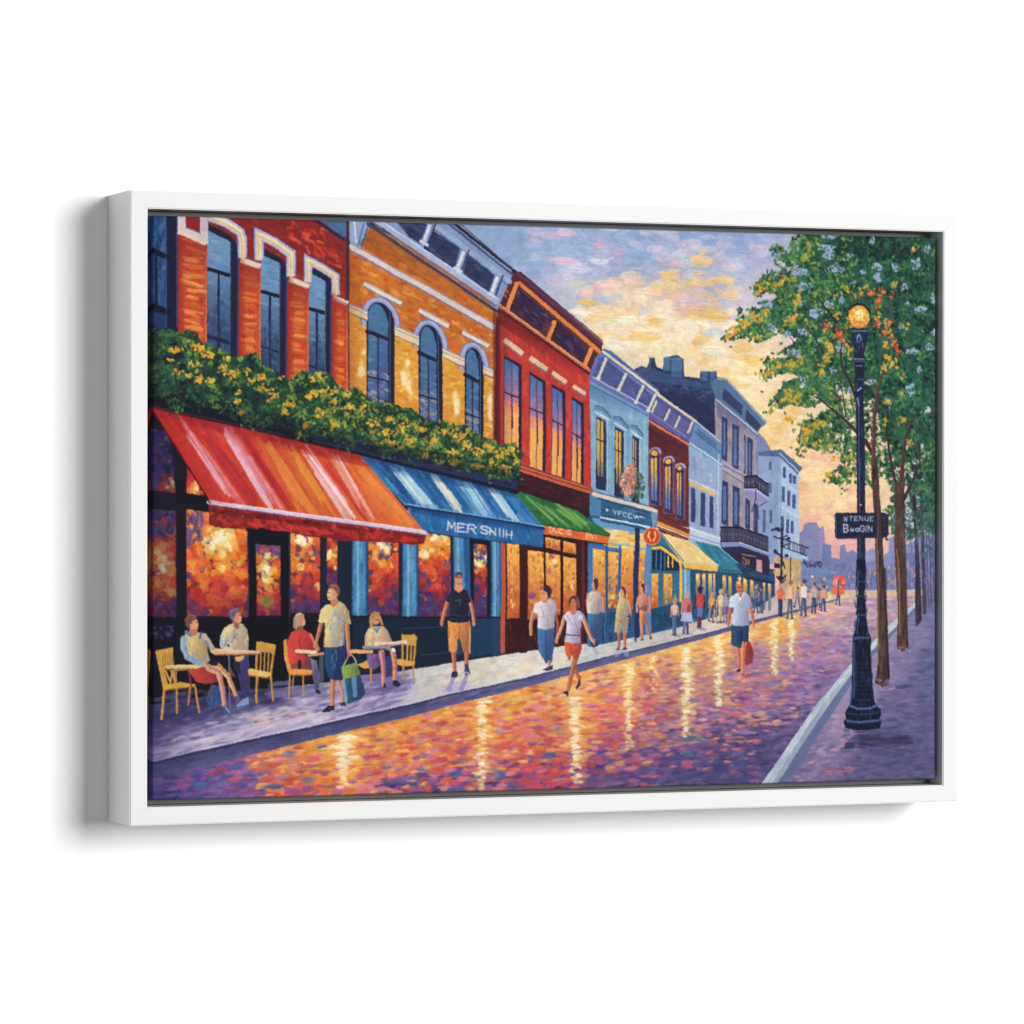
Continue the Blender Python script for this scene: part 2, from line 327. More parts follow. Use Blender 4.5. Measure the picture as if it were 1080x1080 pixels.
# dab direction follows the level of the road
def lev(x, y): return -.13 * (1 - min(1, x / (NX * .72))) - .01
xs_road = mask([(590,720),(990,640),(990,850),(430,850)])
brush(road, 3000, 13, 4.0, lev, 15, src=R, a=.8, aj=.08, hue=1.5, relief=.6)
def zone(p): return mask(p) * road
brush(zone([(250,790),(560,720),(620,700),(640,750),(600,800),(420,840),(270,840)]), 620, 9.5, 3.6, lev, 8, pal=[(238,160,60),(226,110,60),(245,190,95),(214,80,65),(232,140,120),(200,90,70),(240,175,80),(216,120,140)], a=.8, aj=.1, relief=.8)
brush(zone([(250,800),(560,745),(620,750),(600,835),(200,850)]), 70, 9, 3.2, lev, 8, pal=[(72,92,160),(110,110,170),(96,130,180),(120,84,140)], a=.8, aj=.1, relief=.8)
brush(zone([(400,820),(600,790),(800,770),(800,850),(380,850)]), 420, 10, 4.2, lev, 9, pal=[(70,58,130),(100,62,130),(190,70,100),(150,70,120),(56,60,130),(214,90,100),(50,80,140),(84,56,120)], a=.78, aj=.1, relief=.7)
brush(zone([(620,710),(800,670),(800,780),(620,800)]), 520, 9, 3.0, lev, 8, pal=[(214,90,90),(190,80,120),(225,130,90),(150,90,150),(232,160,100),(100,100,165),(200,120,150),(120,80,145)], a=.78, aj=.08, relief=.7)
brush(zone([(560,720),(700,680),(880,632),(880,645),(740,690),(600,735)]), 260, 9, 2.2, lev, 8, pal=[(240,190,110),(235,165,90),(246,214,150),(225,150,120)], a=.7, aj=.06, relief=.6)
brush(zone([(780,690),(960,640),(870,750),(800,760)]), 420, 9, 2.2, lev, 7, pal=[(150,110,165),(180,120,160),(205,130,140),(125,100,160),(220,140,120),(110,90,150)], a=.7, aj=.05)
brush(zone([(700,770),(860,740),(810,830),(690,835)]), 420, 10, 3, lev, 6, pal=[(72,62,122),(95,76,140),(120,80,140),(84,66,125),(60,58,115)], a=.75, aj=.06)
brush(zone([(760,710),(850,700),(800,800),(740,820)]), 70, 8, 2.4, lev, 8, pal=[(226,105,85),(235,140,80),(214,100,120)], a=.75, aj=.06)
brush(zone([(860,632),(990,622),(960,640),(900,670),(840,660)]), 230, 9, 1.8, 0., 7, pal=[(200,155,175),(225,170,165),(175,140,180),(230,190,150),(160,135,180)], a=.7, aj=.05)
brush(zone([(150,806),(250,785),(280,835),(150,855)]), 260, 10, 3.4, lev, 6, pal=[(92,72,140),(120,84,150),(68,64,128),(140,88,140),(80,84,150)], a=.8, aj=.08)
for x, y, w, h, c in [(232,814,8,4,(176,62,62)),(213,826,9,5,(56,104,160)),(263,801,9,2,(226,118,70)),(247,810,10,4,(84,90,160)),(268,817,8,4,(80,86,158)),(290,829,14,4,(64,98,160)),(325,823,8,3.5,(74,110,170)),(349,831,9,3,(46,88,150)),(330,781,8,3,(244,176,70)),(246,824,7,3,(214,84,80)),
  (195,828,8,2.5,(170,80,130)),(275,828,9,2.6,(240,165,60)),(311,832,8,3,(240,150,60)),(302,795,8,3.5,(120,110,170)),(440,778,6,2.4,(100,130,185)),(475,765,6,2.4,(110,130,180)),(452,798,9,2.8,(110,90,150)),(489,801,10,3.6,(80,110,170)),(409,808,5,2.4,(80,110,150)),(390,815,4,2,(110,130,150)),
  (525,815,9,4,(60,104,165)),(522,803,7,2.6,(120,130,180)),(480,831,9,3.6,(50,100,160)),(537,828,6,4,(60,80,150)),(443,833,16,4,(78,70,140)),(420,823,14,4,(110,90,155)),(532,779,8,3.6,(205,78,66)),(571,790,9,5,(220,84,62)),(580,796,8,5,(66,104,165)),(562,806,10,5,(205,66,66)),
  (635,768,10,4,(222,100,62)),(575,797,7,4,(80,100,160)),(645,738,9,2,(110,130,175)),(680,753,8,4,(84,100,160)),(704,754,12,3,(206,70,80)),(735,737,5,2.4,(84,110,165)),(706,764,8,3,(120,120,170)),(725,805,9,6,(214,74,110)),(683,817,8,3,(230,110,90)),(664,811,6,4,(220,96,110)),(636,823,5,2.6,(215,80,110)),
  (648,799,6,3,(232,110,80)),(682,805,8,3,(230,120,90)),(720,780,16,5,(70,100,140)),(727,793,7,4,(60,110,150)),(735,818,40,6,(64,58,125)),(636,822,30,5,(96,64,132)),(700,790,22,7,(78,66,134)),(612,784,6,2.6,(100,120,170)),(600,838,20,3,(90,60,130))]:
    q = P([(x, y)])[0]
    for _ in range(3): dab(q[0] + rng.normal(0, w*.45*S), q[1] + rng.normal(0, h*.4*S), w*1.5*S, h*.95*S, -.04 + rng.normal(0,.06), np.clip(K(c) + rng.normal(0,8,3),0,255), .55, road, .9)
brush(zone([(300,800),(520,745),(640,730),(720,740),(700,800),(560,835),(300,840)]), 420, 11, 4.4, lev, 7, pal=[(214,78,72),(226,104,70),(206,84,110),(232,132,84),(222,120,140),(190,66,84),(150,80,140)], a=.8, aj=.07, relief=.9, clump=16)
brush(zone([(640,720),(800,680),(870,660),(840,760),(700,800)]), 330, 10, 3.2, lev, 7, pal=[(222,112,110),(206,100,140),(232,150,110),(180,120,170),(140,110,170)], a=.75, aj=.06, relief=.8, clump=14)
for cx_, cy_, rx_, ry_ in [(362,795,60,26),(508,765,50,30),(430,775,60,20),(607,750,40,30),(663,720,36,26),(724,700,34,30),(758,690,26,26),(817,668,26,16)]:
    for _ in range(70):
        z = P([(cx_+rng.normal(0,rx_*.42), cy_+rng.normal(0,ry_*.5))])[0]; dab(z[0], z[1], (8+6*rng.random())*S, (2.2+1.6*rng.random())*S, -.04+rng.normal(0,.06), np.clip(K([(240,166,74),(246,190,98),(232,140,72),(224,116,70)][rng.integers(4)])+rng.normal(0,6,3),0,255), .42, road, .8)
# light pooling on the wet brick road
for x, y0, y1, w, n in [(362,772,832,11,40),(509,728,834,8,60),(607,735,826,8,60),(663,700,792,6,50),(724,682,778,7,62),(758,668,745,6,55),(817,652,712,5,45),(835,650,696,4,34),(690,690,730,4,14),(790,660,690,4,14)]:
    for k in range(n * 2):
        t = rng.random(); y = y0 + (y1 - y0) * t
        q = P([(x + rng.normal(0, w*1.15), y)])[0]
        dab(q[0], q[1], w*(1.9 - .8*t)*S, 3.1*S, rng.normal(0,.12), [(244,176,80),(240,160,70),(246,196,110)][rng.integers(3)], .6*(1-.55*t), road, .7)
    for k in range(n):
        t = (k + rng.random()) / n; y = y0 + (y1 - y0) * t
        q = P([(x + rng.normal(0, w*.34), y)])[0]
        dab(q[0], q[1], w*(1.5 - .75*t)*(.6+.6*rng.random())*S, 2.9*S, rng.normal(0,.15), [(252,226,160),(252,240,208),(248,210,130)][rng.integers(3)], .92 - .32*t, road, 1.2)
for k, (x, y, w) in enumerate([(366,778,13),(364,787,12),(361,795,9),(360,806,7),(508,746,7),(508,760,6),(509,776,6),(507,795,5),(508,806,4),(508,816,5),(605,742,6),(606,756,5),(606,770,4),(606,786,5),(607,798,4),(661,734,4),(664,766,4),(757,720,4),(758,742,4),(722,712,5),(723,750,4),(610,818,6)]):
    q = P([(x, y)])[0]; dab(q[0], q[1], w*2*S*.8, 4.4*S, rng.normal(0,.06), (250,232,190), .9, road, 1.6)
# kerb on the shop side
cl = np.array(curb, float); th = np.array([17,15,13,12,9,7.5,4.6,3.4,2.2,1.2])
poly(np.r_[cl, (cl + np.c_[0*th, th])[::-1]], (92,92,138))
kf = mask(np.r_[cl, (cl + np.c_[0*th, th])[::-1]])
brush(kf, 240, 14, 2.6, tovp, 5, pal=[(84,86,134),(70,80,128),(104,100,146),(90,84,130),(78,70,112)], a=.75, aj=.03)
for i in range(9): line([tuple(cl[i]), tuple(cl[i+1])], th[i]*.17, (44,46,84), .85, th[i+1]*.17)
for i in range(9): line([tuple(cl[i] - (0, th[i]*.16)), tuple(cl[i+1] - (0, th[i+1]*.16))], th[i]*.12, (214,208,222), .6)
# far pavement on the right with its painted kerb
rp = mask([(968,634),(948,652),(898,704),(862,744),(812,826),(812,840),(995,840),(995,622),(975,622)])
F2 = field([(840,820,(120,100,155)),(880,760,(150,120,165)),(880,800,(125,100,150)),(905,730,(155,130,175)),(930,790,(85,72,130)),(970,820,(86,74,135)),(900,815,(100,80,135)),(980,760,(92,84,142)),(940,740,(110,95,150)),(925,700,(150,125,175)),(950,690,(120,105,155)),(980,700,(95,92,145)),(960,660,(125,115,165)),(980,640,(110,108,160)),(940,670,(150,130,175))], 4)
put(rp, F2)
brush(rp, 1100, 12, 3, 0., 9, src=F2, a=.75, aj=.08)
brush(rp * mask([(890,765),(990,690),(990,830),(880,830)]), 260, 12, 3, 0., 5, pal=[(70,76,128),(96,80,140),(60,70,120),(110,84,145)], a=.6, aj=.06)
brush(rp * mask([(890,720),(930,690),(905,770),(850,830),(830,830)]), 130, 9, 2.6, -.1, 5, pal=[(190,130,165),(170,120,165),(205,150,175),(130,120,175)], a=.6, aj=.1)
brush(mask([(895,770),(960,775),(965,785),(890,790)]), 60, 14, 3, .03, 5, pal=[(46,40,84),(62,52,100)], a=.7, aj=.05)
brush(mask([(870,808),(905,808),(905,818),(870,818)]), 16, 9, 2.6, 0., 5, pal=[(190,96,130),(170,90,130)], a=.6, aj=.05)
poly([(812,828),(868,742),(903,700),(950,652),(970,634),(970,640),(955,655),(912,701),(884,742),(829,828)], (100,112,160))
poly([(802,828),(862,741),(898,699),(948,650),(968,632),(968,637),(950,656),(905,701),(875,741),(818,828)], (172,186,204))
wl = mask([(802,828),(862,741),(898,699),(948,650),(968,632),(968,637),(950,656),(905,701),(875,741),(818,828)])
brush(wl, 150, 18, 3, -.9, 5, pal=[(188,200,212),(164,180,202),(178,190,206),(204,212,218)], a=.6, aj=.05)

glaze([(812,828),(868,742),(903,700),(920,700),(890,742),(840,828)], (80,90,140), .35, 0, ((850,780),(872,790)))
glaze([(150,742),(300,722),(300,745),(150,780)], (40,34,78), .75, 0, ((170,742),(176,778)))
glaze([(150,742),(240,730),(210,845),(150,850)], (52,44,96), .55, 0, ((155,790),(215,790)))
glaze([(150,806),(450,739),(450,756),(150,828)], (40,40,78), .45, 0, ((300,774),(303,790)))
gm_ = np.maximum(rp, road * mask([(720,700),(960,632),(960,640),(812,835),(600,840),(660,780)])); gl = C.mean(-1, keepdims=True); put(gm_, gl + (C - gl) * .80 + np.array([-3., 0., -2.], np.float32), 1.0)
TAP, SOFT = False, 1.15
# ================================================================ facades
def brickwork(m, n, pal, L=8, w=2.6, ang=.25, a=.75): brush(m, n, L, w, ang, 7, pal=pal, a=a, aj=.15, relief=.7)
NAVY = (28,32,58); CREAM = (226,202,160); LAV = (160,162,206); DK = (22,20,34)
# ---- dark block in the distance
db = [(668,400),(669,390),(676,386),(682,388),(685,379),(690,377),(692,387),(699,390),(700,377),(715,375),(721,380),(722,397),(738,399),(739,392),(755,392),(757,402),(760,480),(733,447),(700,418)]
poly(db, (46,60,100)); brush(mask(db), 240, 9, 3, .1, 5, pal=[(42,54,92),(60,86,132),(36,44,80),(52,72,116),(50,48,84)], a=.7, aj=.5)
poly([(700,378),(715,376),(721,381),(721,392),(700,391)], (66,104,148)); brush(mask([(700,378),(715,376),(721,381),(721,392),(700,391)]), 20, 7, 2.4, down, 6, c=(72,108,152), a=.6)
poly([(672,392),(680,388),(696,392),(738,404),(757,404),(757,412),(700,404),(672,400)], (66,92,136), .6)
for x0, x1, y0, y1 in ((701,708,377,391),(708,721,379,398),(740,748,393,402),(749,756,392,404),(684,687,377,390)): poly([(x0,y0),(x1,y0+.6),(x1,y1),(x0,y1)], (72,108,152), .7); line([(x0,y0),(x1,y0+.6)], 1, (104,138,176), .8); line([(x1-.6,y0),(x1-.6,y1)], 1.2, (36,50,88), .8)
poly([(690,412),(733,416),(757,440),(757,475),(732,445)], (38,42,76), .8)
# ---- grey rose house
poly([(754,420),(800,455),(800,612),(754,600)], (150,142,156)); g7 = mask([(754,420),(800,455),(800,612),(754,600)])
brush(g7, 240, 9, 2.6, down, 6, pal=[(150,142,156),(172,156,164),(128,128,150),(186,160,158)], a=.7, aj=.12)
poly([(798,455),(806,462),(815,478),(812,612),(798,612)], (120,130,170))
poly([(750,404),(756,398),(767,400),(809,446),(801,453),(799,461),(756,424)], (88,112,148)); brush(mask([(750,404),(756,398),(767,400),(809,446),(801,453),(799,461),(756,424)]), 60, 10, 2.2, .78, 5, c=(86,108,146), a=.6, aj=.1)
poly([(764,409),(783,428),(782,439),(762,421)], (48,64,102)); poly([(787,432),(803,449),(799,455),(786,444)], (44,60,98)); line([(757,400),(767,401),(808,447)], 1.2, (150,172,200)); line([(756,422),(799,458)], 1.6, (180,190,214))
for x0, x1, y0, y1 in [(761,767,439,484),(772,779,447,495),(784.5,786.5,458,500),(788,793.5,461,505),(761,768,506,552),(773,780,512,556),(786,791,525,556),(795,799,530,560)]:
    poly([(x0,y0),(x1,y0+3),(x1,y1+3),(x0,y1)], (50,58,100)); poly([(x0+1.6,y0+6),(x1-2,y0+7),(x1-2,y1-3),(x0+1.6,y1-4)], (96,122,166), .8)
for p, q in [((756,484),(800,510)),((756,490),(799,516))]: line([p, q], 2.4, (176,160,176)); line([(p[0],p[1]+2),(q[0],q[1]+2)], 1, (96,92,130))
poly([(756,550),(757,485),(761,488),(760,560)], (160,110,136), .8)
# ---- pale house at the end
poly([(800,476),(824,476),(822,592),(800,600)], (140,158,192)); poly([(822,474),(845,494),(841,502),(843,590),(821,586)], (164,190,216))
brush(mask([(800,476),(824,476),(822,592),(800,600)]), 90, 9, 2.4, down, 6, a=.6, c=(136,154,200), aj=.2)
brush(mask([(822,476),(844,496),(842,588),(821,584)]), 90, 6, 2, down, 6, a=.6, c=(166,192,218), aj=.2)
poly([(799,477),(824,474),(846,494),(841,501),(822,482),(800,481)], (78,104,152)); line([(822,478),(843,499)], 1, (190,208,226))
for x, y, h in [(827,492,13),(833.6,499,11),(837.4,501,10),(826,513,17),(831.7,517,17),(837,521,16),(825,544,16),(830.5,547,16),(835.4,549,14)]:
    dot(x, y + 2, 1.7, (74,96,146)); poly([(x-1.7,y+2),(x+1.7,y+2),(x+1.7,y+h),(x-1.7,y+h-1)], (68,88,140)); line([(x-2.3,y+1),(x-2.3,y+h)], .5, (196,212,226), .8)
line([(822,534),(842,546)], 1.4, (200,214,228)); line([(822,509),(842,519)], .9, (196,210,226)); line([(823,482),(823,586)], .8, (110,130,180))
for x, y, h in [(812,487,9),(812,509,11),(813,538,14),(806,538,24)]: poly([(x-1.5,y),(x+1.5,y),(x+1.5,y+h),(x-1.5,y+h)], (78,90,140), .9)
poly([(822,578),(852,588),(852,592),(824,590)], (160,190,210)); poly([(822,586),(880,600),(884,622),(822,622)], (106,122,176)); poly([(822,588),(845,590),(845,624),(822,622)], (196,164,110))
brush(mask([(822,590),(845,592),(845,624),(820,622)]), 60, 6, 2, down, 8, pal=[(230,180,90),(205,160,120),(214,190,130),(150,140,150)], a=.8)
brush(mask([(845,596),(884,604),(884,624),(845,624)]), 90, 7, 2.2, .2, 6, pal=[(96,116,172),(122,134,182),(90,104,158),(140,146,186)], a=.7)
poly([(843,592),(868,596),(876,606),(850,604)], (110,132,178)); line([(823,567),(852,578)], 1.2, (40,44,78)); line([(823,576),(850,586)], 1, (40,44,78))
for k in range(13): line([(824 + k*2.1, 567.5 + k*.8), (824 + k*2.1 + rng.normal(0,.7), 576 + k*.75)], .8, (40,44,78), .9)
brush(mask([(846,590),(868,592),(866,600),(848,598)]), 22, 6, 1.6, .3, 5, pal=[(60,62,104),(50,52,92)], a=.8, aj=.5)
line([(834,588),(834,618)], 1.0, (38,38,66)); 
for x, y, c in [(856.6,608,(250,214,90)),(869,610.5,(240,190,90)),(864.8,616,(226,110,60)),(872,619,(230,170,90)),(860,612,(150,130,120))]: dot(x, y, 1.5, c, .95)
# ---- lavender house
poly([(724,468),(762,490),(760,580),(724,570)], (146,164,198)); brush(mask([(724,468),(762,490),(760,580),(724,570)]), 120, 9, 2.4, down, 5, pal=[(146,166,198),(160,178,206),(130,148,186)], a=.7, aj=.2)
poly([(727,470),(728,462),(733,443),(757,463),(761,470),(761,492)], (98,134,176)); line([(733,444),(759,466)], 1.6, (176,200,220)); line([(728,468),(761,490)], 1.8, (186,200,222)); line([(731,455),(760,478)], 1, (62,90,140)); poly([(735,452),(756,468),(755,474),(735,458)], (72,104,152), .8)
for x, y, x1, y1 in [(729,514,733.5,550),(739,519,744,554),(748.5,523,752.5,556)]:
    poly([(x,y),(x1,y+1.5),(x1,y1+1),(x,y1)], (52,62,112)); poly([(x-3,y-7),(x1+2,y-4),(x1+2,y-.5),(x-3,y-3)], (224,178,92)); line([(x-3,y-9),(x1+2,y-5.5)], 1, (196,206,224))
line([(726,506),(757,520)], .9, (190,202,224)); line([(758,480),(757,570)], 1.6, (180,190,216)); poly([(724,554),(760,566),(762,574),(759,582),(724,570)], (190,202,224)); line([(724,562),(760,574)], 1, (120,140,186)); poly([(726,566),(758,576),(757,590),(728,574)], (150,168,206)); line([(726,556),(760,568)], 1, (222,228,236))
# ---- oxblood house with round arches
poly([(681,442),(726,468),(727,556),(681,545)], (98,40,48)); m5 = mask([(681,442),(726,468),(727,556),(681,545)]); brickwork(m5, 200, [(98,40,46),(112,48,50),(84,34,44),(120,56,54)], 5, 2, .5)
poly([(682,442),(684,430),(692,414),(734,443),(731,452),(726,470)], (92,90,152)); brush(mask([(682,442),(684,430),(692,414),(734,443),(726,470)]), 60, 6, 2, .6, 5, c=(92,90,152), a=.5)
line([(692,415),(733,444)], 2.6, (216,206,170)); line([(690,418.5),(731,448)], .8, (60,60,110)); line([(684,434),(724,461)], 1.1, (130,130,184))
for x, y in [(692,424),(706,432.5),(716.5,440),(730,446)]: line([(x,y),(x-4.5,y+10)], 2.8, (206,200,170)); line([(x-1.8,y),(x-6.3,y+10)], .9, (62,60,108))
line([(683,443),(725,468.5)], 2.2, (224,122,72)); line([(683,441),(725,466.5)], 1, (64,44,90)); line([(682,440),(682,545)], 1.2, (60,32,60))
for x, y, w, b in [(690.5,478,4.6,533),(705,487,4.2,542),(717,494,3.6,548)]:
    dot(x+.6, y, w+2.1, (176,156,196)); poly([(x-w-1.2,y),(x+w+2.6,y),(x+w+2.6,b),(x-w-1.2,b)], (124,72,90)); dot(x, y, w, (60,42,60)); poly([(x-w,y),(x+w,y),(x+w,b),(x-w,b-2)], (44,48,90))
    dot(x-.3, y, w-1.2, (240,176,70)); poly([(x-w+.8,y+5),(x+w-2.2,y+5),(x+w-2.2,b-4),(x-w+.8,b-6)], (232,172,84), 1, (96,116,176), ((x,y+16),(x,b-14))); line([(x-.5,y+5),(x-.5,b-5)], .8, (40,44,80)); line([(x-w,y+2.6),(x+w,y+4.4)], 1.2, (46,46,80))
poly([(690,542),(728,558),(727,566),(690,552)], (112,48,46)); line([(690,550),(727,564)], 3, (226,146,60)); poly([(693,555),(726,567),(726,574),(696,566)], (60,24,38)); line([(692,556),(726,569.5)], 1.4, (190,84,54))
# ---- light blue house
poly([(621,400),(684,433),(684,548),(621,530)], (128,170,200)); m4 = mask([(621,400),(684,433),(684,548),(621,530)])
brush(m4, 260, 9, 2.6, down, 6, pal=[(130,172,202),(116,160,194),(144,184,210),(122,158,196)], a=.65, aj=.2)
poly([(621,404),(625,382),(634,368),(644,370),(695,412),(690,424),(683,436)], (98,108,168)); poly([(625,398),(632,378),(637,376),(688,417),(683,432)], (74,84,142)); brush(mask([(625,398),(632,378),(637,376),(688,417),(683,432)]), 70, 6, 2, .65, 5, pal=[(74,84,142),(96,104,164),(64,70,124)], a=.6)
line([(636,371),(694,414.5)], 2.6, (220,212,184)); line([(637,368.5),(695,411.5)], 1.2, (70,96,152)); line([(634,375),(690,417)], .9, (120,140,190)); line([(626,398),(683,430)], 1.5, (170,180,206)); line([(622,403),(683,436)], 2.4, (116,146,196)); line([(622,406),(683,438.5)], .9, (70,100,150))
for x, y in [(639,379),(660,395),(678,408),(691,417)]: line([(x,y),(x-7,y+20 if x<645 else y+16)], 3.4, (204,206,190)); line([(x+2.2,y+1),(x-4.8,y+19 if x<645 else y+15)], 1, (60,66,120)); dot(x-7.3, y+(20 if x<645 else 16), 2.1, (214,212,196))
for x0, x1, y0, b in [(629,639.5,439,516),(648.5,658,450,524),(667,674,459,530)]:
    s = (x1 - x0) / 10; poly([(x0,y0),(x1,y0+5*s),(x1,b+2),(x0,b)], (40,48,86)); poly([(x0+.6,y0+3),(x1-3,y0+6),(x1-3,b-12),(x0+.6,b-14)], (220,172,72), 1, (96,96,104), ((x0,y0+40),(x0,b-10)))
    line([((x0+x1)/2-1,y0+2),((x0+x1)/2-1,b-2)], 1.1, (40,44,76)); line([(x0,y0+24),(x1,y0+28)], 1.2, (40,44,76)); line([(x0+.3,b-2),(x0+.5,b-30)], 1.6, (26,30,60))
    line([(x0-.5,y0-9),(x0+6*s,y0-8),(x1+4,y0+1)], 4.4, (92,136,170)); line([(x0-.8,y0-4),(x1+3,y0+3.4)], 1.6, (206,218,228)); line([(x1+1.2,y0+6),(x1+1.2,b)], 1.1, (168,200,220)); line([(x0-.5,y0-11),(x0+6*s,y0-10),(x1+4,y0-1)], .8, (52,86,126))
line([(646,445),(646,520)], .8, (104,148,186)); line([(663,452),(663,520)], .8, (104,148,186)); line([(680,440),(680,530)], 1.6, (150,188,212))
# ---- bright red house
poly([(523,322),(622,388),(624,545),(523,505)], (196,56,46)); m3 = mask([(523,322),(622,388),(624,530),(523,500)])
brush(m3, 380, 10, 3, down, 5, pal=[(200,58,48),(186,50,44),(208,70,56),(176,44,46)], a=.7, aj=.4)
poly([(521,322),(527,325),(528,500),(521,500)], (120,34,40)); line([(523,325),(523,500)], 1.6, (56,24,44)); line([(530,335),(530,470)], 1.4, (214,86,62), .7)
poly([(526,326),(528,312),(533,298),(537,288),(543,285),(550,288),(634,361),(635,369),(628,378),(622,396)], (84,34,50)); poly([(541,304),(546,300),(628,373),(620,386),(532,318)], (52,34,62)); brush(mask([(541,304),(546,302),(628,375),(618,386),(534,320)]), 90, 7, 2.2, .72, 5, pal=[(74,58,104),(54,36,66),(94,70,112),(44,28,48)], a=.7, aj=.15)
line([(547,289),(634,363)], 3.6, (96,46,78)); line([(549,287),(635,360)], 1.1, (52,22,44)); line([(548,299),(632,371)], 4.2, (224,122,60)); line([(546,302.5),(630,374.5)], 1.1, (120,50,44))
line([(529,324),(622,391)], 3, (216,112,70)); line([(528,322),(621,388.5)], .9, (240,190,140)); line([(526,327),(622,395)], 1.2, (70,26,38))
for x, y, k in [(545,300,1.5),(585,341,1),(623,369,.95)]: line([(x,y),(x-6*k,y+17*k)], 5, (232,136,66)); line([(x+3,y+1),(x-6*k+3,y+17*k)], 1, (60,24,40)); line([(x-3,y+1),(x-6*k-3,y+15*k)], 1, (90,36,44))
poly([(584,343),(577,357),(570,352),(577,337)], (110,50,50), .5)
for a_, b_, w in [((532,358.5),(552,373.5),6.4),((559,377.5),(578,390),6.2),((583,393),(598,403.5),5.6),((605,407),(618,416),5)]: band([(a_[0],a_[1]+1.6),(b_[0],b_[1]+1.6)], w, (150,90,110)); band([a_, b_], w-1.2, (228,190,150))
for x0, x1, y0, b, sl in [(532,549.5,376,478,9),(559,575,393,497,9),(582.5,595.5,406,505,7),(603.5,615,419,511,7)]:
    poly([(x0-.4,y0-1),(x1+1,y0+sl),(x1+1,b+6),(x0-.4,b)], (44,30,60)); g0, g1 = x0+.2, x1-2.2
    poly([(g0,y0+2.4),(g1,y0+sl+2),(g1,b+.5),(g0,b-3)], (72,110,168), 1, (176,122,156), ((x0,y0+8),(x0,y0+46)))
    poly([(g0,y0+46),(g1,y0+50),(g1,b+.5),(g0,b-3)], (226,128,110), 1, (244,172,88), ((x0,y0+44),(x0,y0+66)))
    mm = mask([(g0,y0+4),(g1,y0+sl+4),(g1,b),(g0,b-4)]); brush(mm, 46, 10, 1.8, down, 8, a=.55, aj=.08)
    line([(g0,y0+38),(g1+1,y0+44)], 1.5, (52,32,56)); line([((x0+x1)/2-.6,y0+8),((x0+x1)/2-.6,b-2)], .9, (60,40,66), .75); line([((x0+x1)/2-.6,y0+42),((x0+x1)/2+.2,y0+75)], 1.6, (70,40,70), .9)
    line([(x0-.4,b-1),(x1+1,b+5)], 2.6, (92,26,44))
poly([(528,492),(550,496),(625,520),(625,548),(538,522)], (60,26,38)); brush(mask([(535,500),(625,524),(625,545),(540,520)]), 70, 10, 3, .28, 5, pal=[(62,26,38),(78,34,42),(48,22,34)], a=.7)
poly([(535,484),(624,514),(627,521),(550,498),(535,494)], (150,52,48)); line([(546,495.5),(627,521)], 3, (206,92,62)); line([(546,491),(624,516)], 1, (228,128,84)); line([(548,498),(626,523.5)], 1.1, (40,18,34))
# ---- orange house
poly([(368,228),(526,300),(523,345),(522,500),(368,440)], (204,110,38)); m2 = mask([(368,228),(470,235),(540,300),(523,345),(522,400),(368,330)])
brickwork(m2, 520, [(206,112,38),(190,96,40),(222,134,46),(178,92,50),(214,120,36),(196,84,40)], 9, 3.2, .5)
brickwork(mask([(368,262),(522,350),(522,395),(368,320)]), 130, [(210,98,36),(220,110,40),(190,84,40),(228,150,60)], 8, 2.8, .4)
for x0, x1, y0, y1 in [(368,387.5,330,434),(415,441.5,355,448),(466,491,376,460),(509,521.5,392,472)]:
    pp = [(x0,y0),(x1,y0+9),(x1,y1+8),(x0,y1)]; poly(pp, (230,162,58), 1, (224,140,46), ((x0,y0),(x0,y1))); brush(mask(pp), 95, 7, 2.6, .15, 7, pal=[(232,166,62),(224,142,46),(240,182,84),(214,128,44)], a=.7, aj=.3, relief=.8)
for x, y, rx, ry in [(381,391,4.4,11),(383,372,3,4),(430,383,4,5),(431,405,4.6,12),(427,400,5,10),(481,426,5,12),(481,436,4,6),(517,424,3,12),(517,438,2.4,9)]:
    for _ in range(7):
        q = P([(x + rng.normal(0,rx*.4), y + rng.normal(0,ry*.5))])[0]; dab(q[0], q[1], ry*1.1*S, rx*.8*S, 1.5+rng.normal(0,.3), (244,196,106), .5, None, 1)
    for _ in range(5):
        q = P([(x + rng.normal(0,rx*.25), y + rng.normal(0,ry*.35))])[0]; dab(q[0], q[1], ry*.9*S, rx*.9*S, 1.5+rng.normal(0,.3), (254,234,190), .5, None, 1.5)
poly([(369,232),(392,233),(381,262),(369,256)], (138,160,200)); line([(374,234),(376,256)], 2, (196,206,222)); line([(384,236),(378,258)], 2, (92,116,168)); line([(390,234),(381,260)], 1.4, (60,84,134))
poly([(392,230),(470,230),(541,290),(536,300),(524,330),(517,316),(470,283)], (128,148,190))
poly([(415,230),(452,232),(444,258),(432,250)], (50,60,96)); poly([(453,241),(485,262),(478,287),(447,262)], (44,52,84)); poly([(494,268),(522,291),(516,309),(488,288)], (46,56,90))
brush(mask([(415,230),(452,232),(444,258),(432,250)],[(453,241),(485,262),(478,287),(447,262)],[(494,268),(522,291),(516,309),(488,288)]), 60, 9, 3, .65, 4, pal=[(46,56,90),(36,42,70),(62,76,112)], a=.7, aj=.2)
line([(450,231),(538,297)], 5, (146,166,204)); line([(446,233),(536,301)], 1, (70,90,140)); line([(464,229),(541,290)], 2.4, (70,84,124)); line([(470,229),(544,287)], 3, (36,34,54)); line([(478,230),(541,284)], 1.2, (84,74,92))
line([(392,229),(524,318)], 5.6, (160,174,208)); line([(390,233),(523,323)], 1.4, (78,100,150)); line([(388,236),(523,328)], 3.2, (50,62,104)); line([(396,229),(526,316)], 1, (206,212,228))
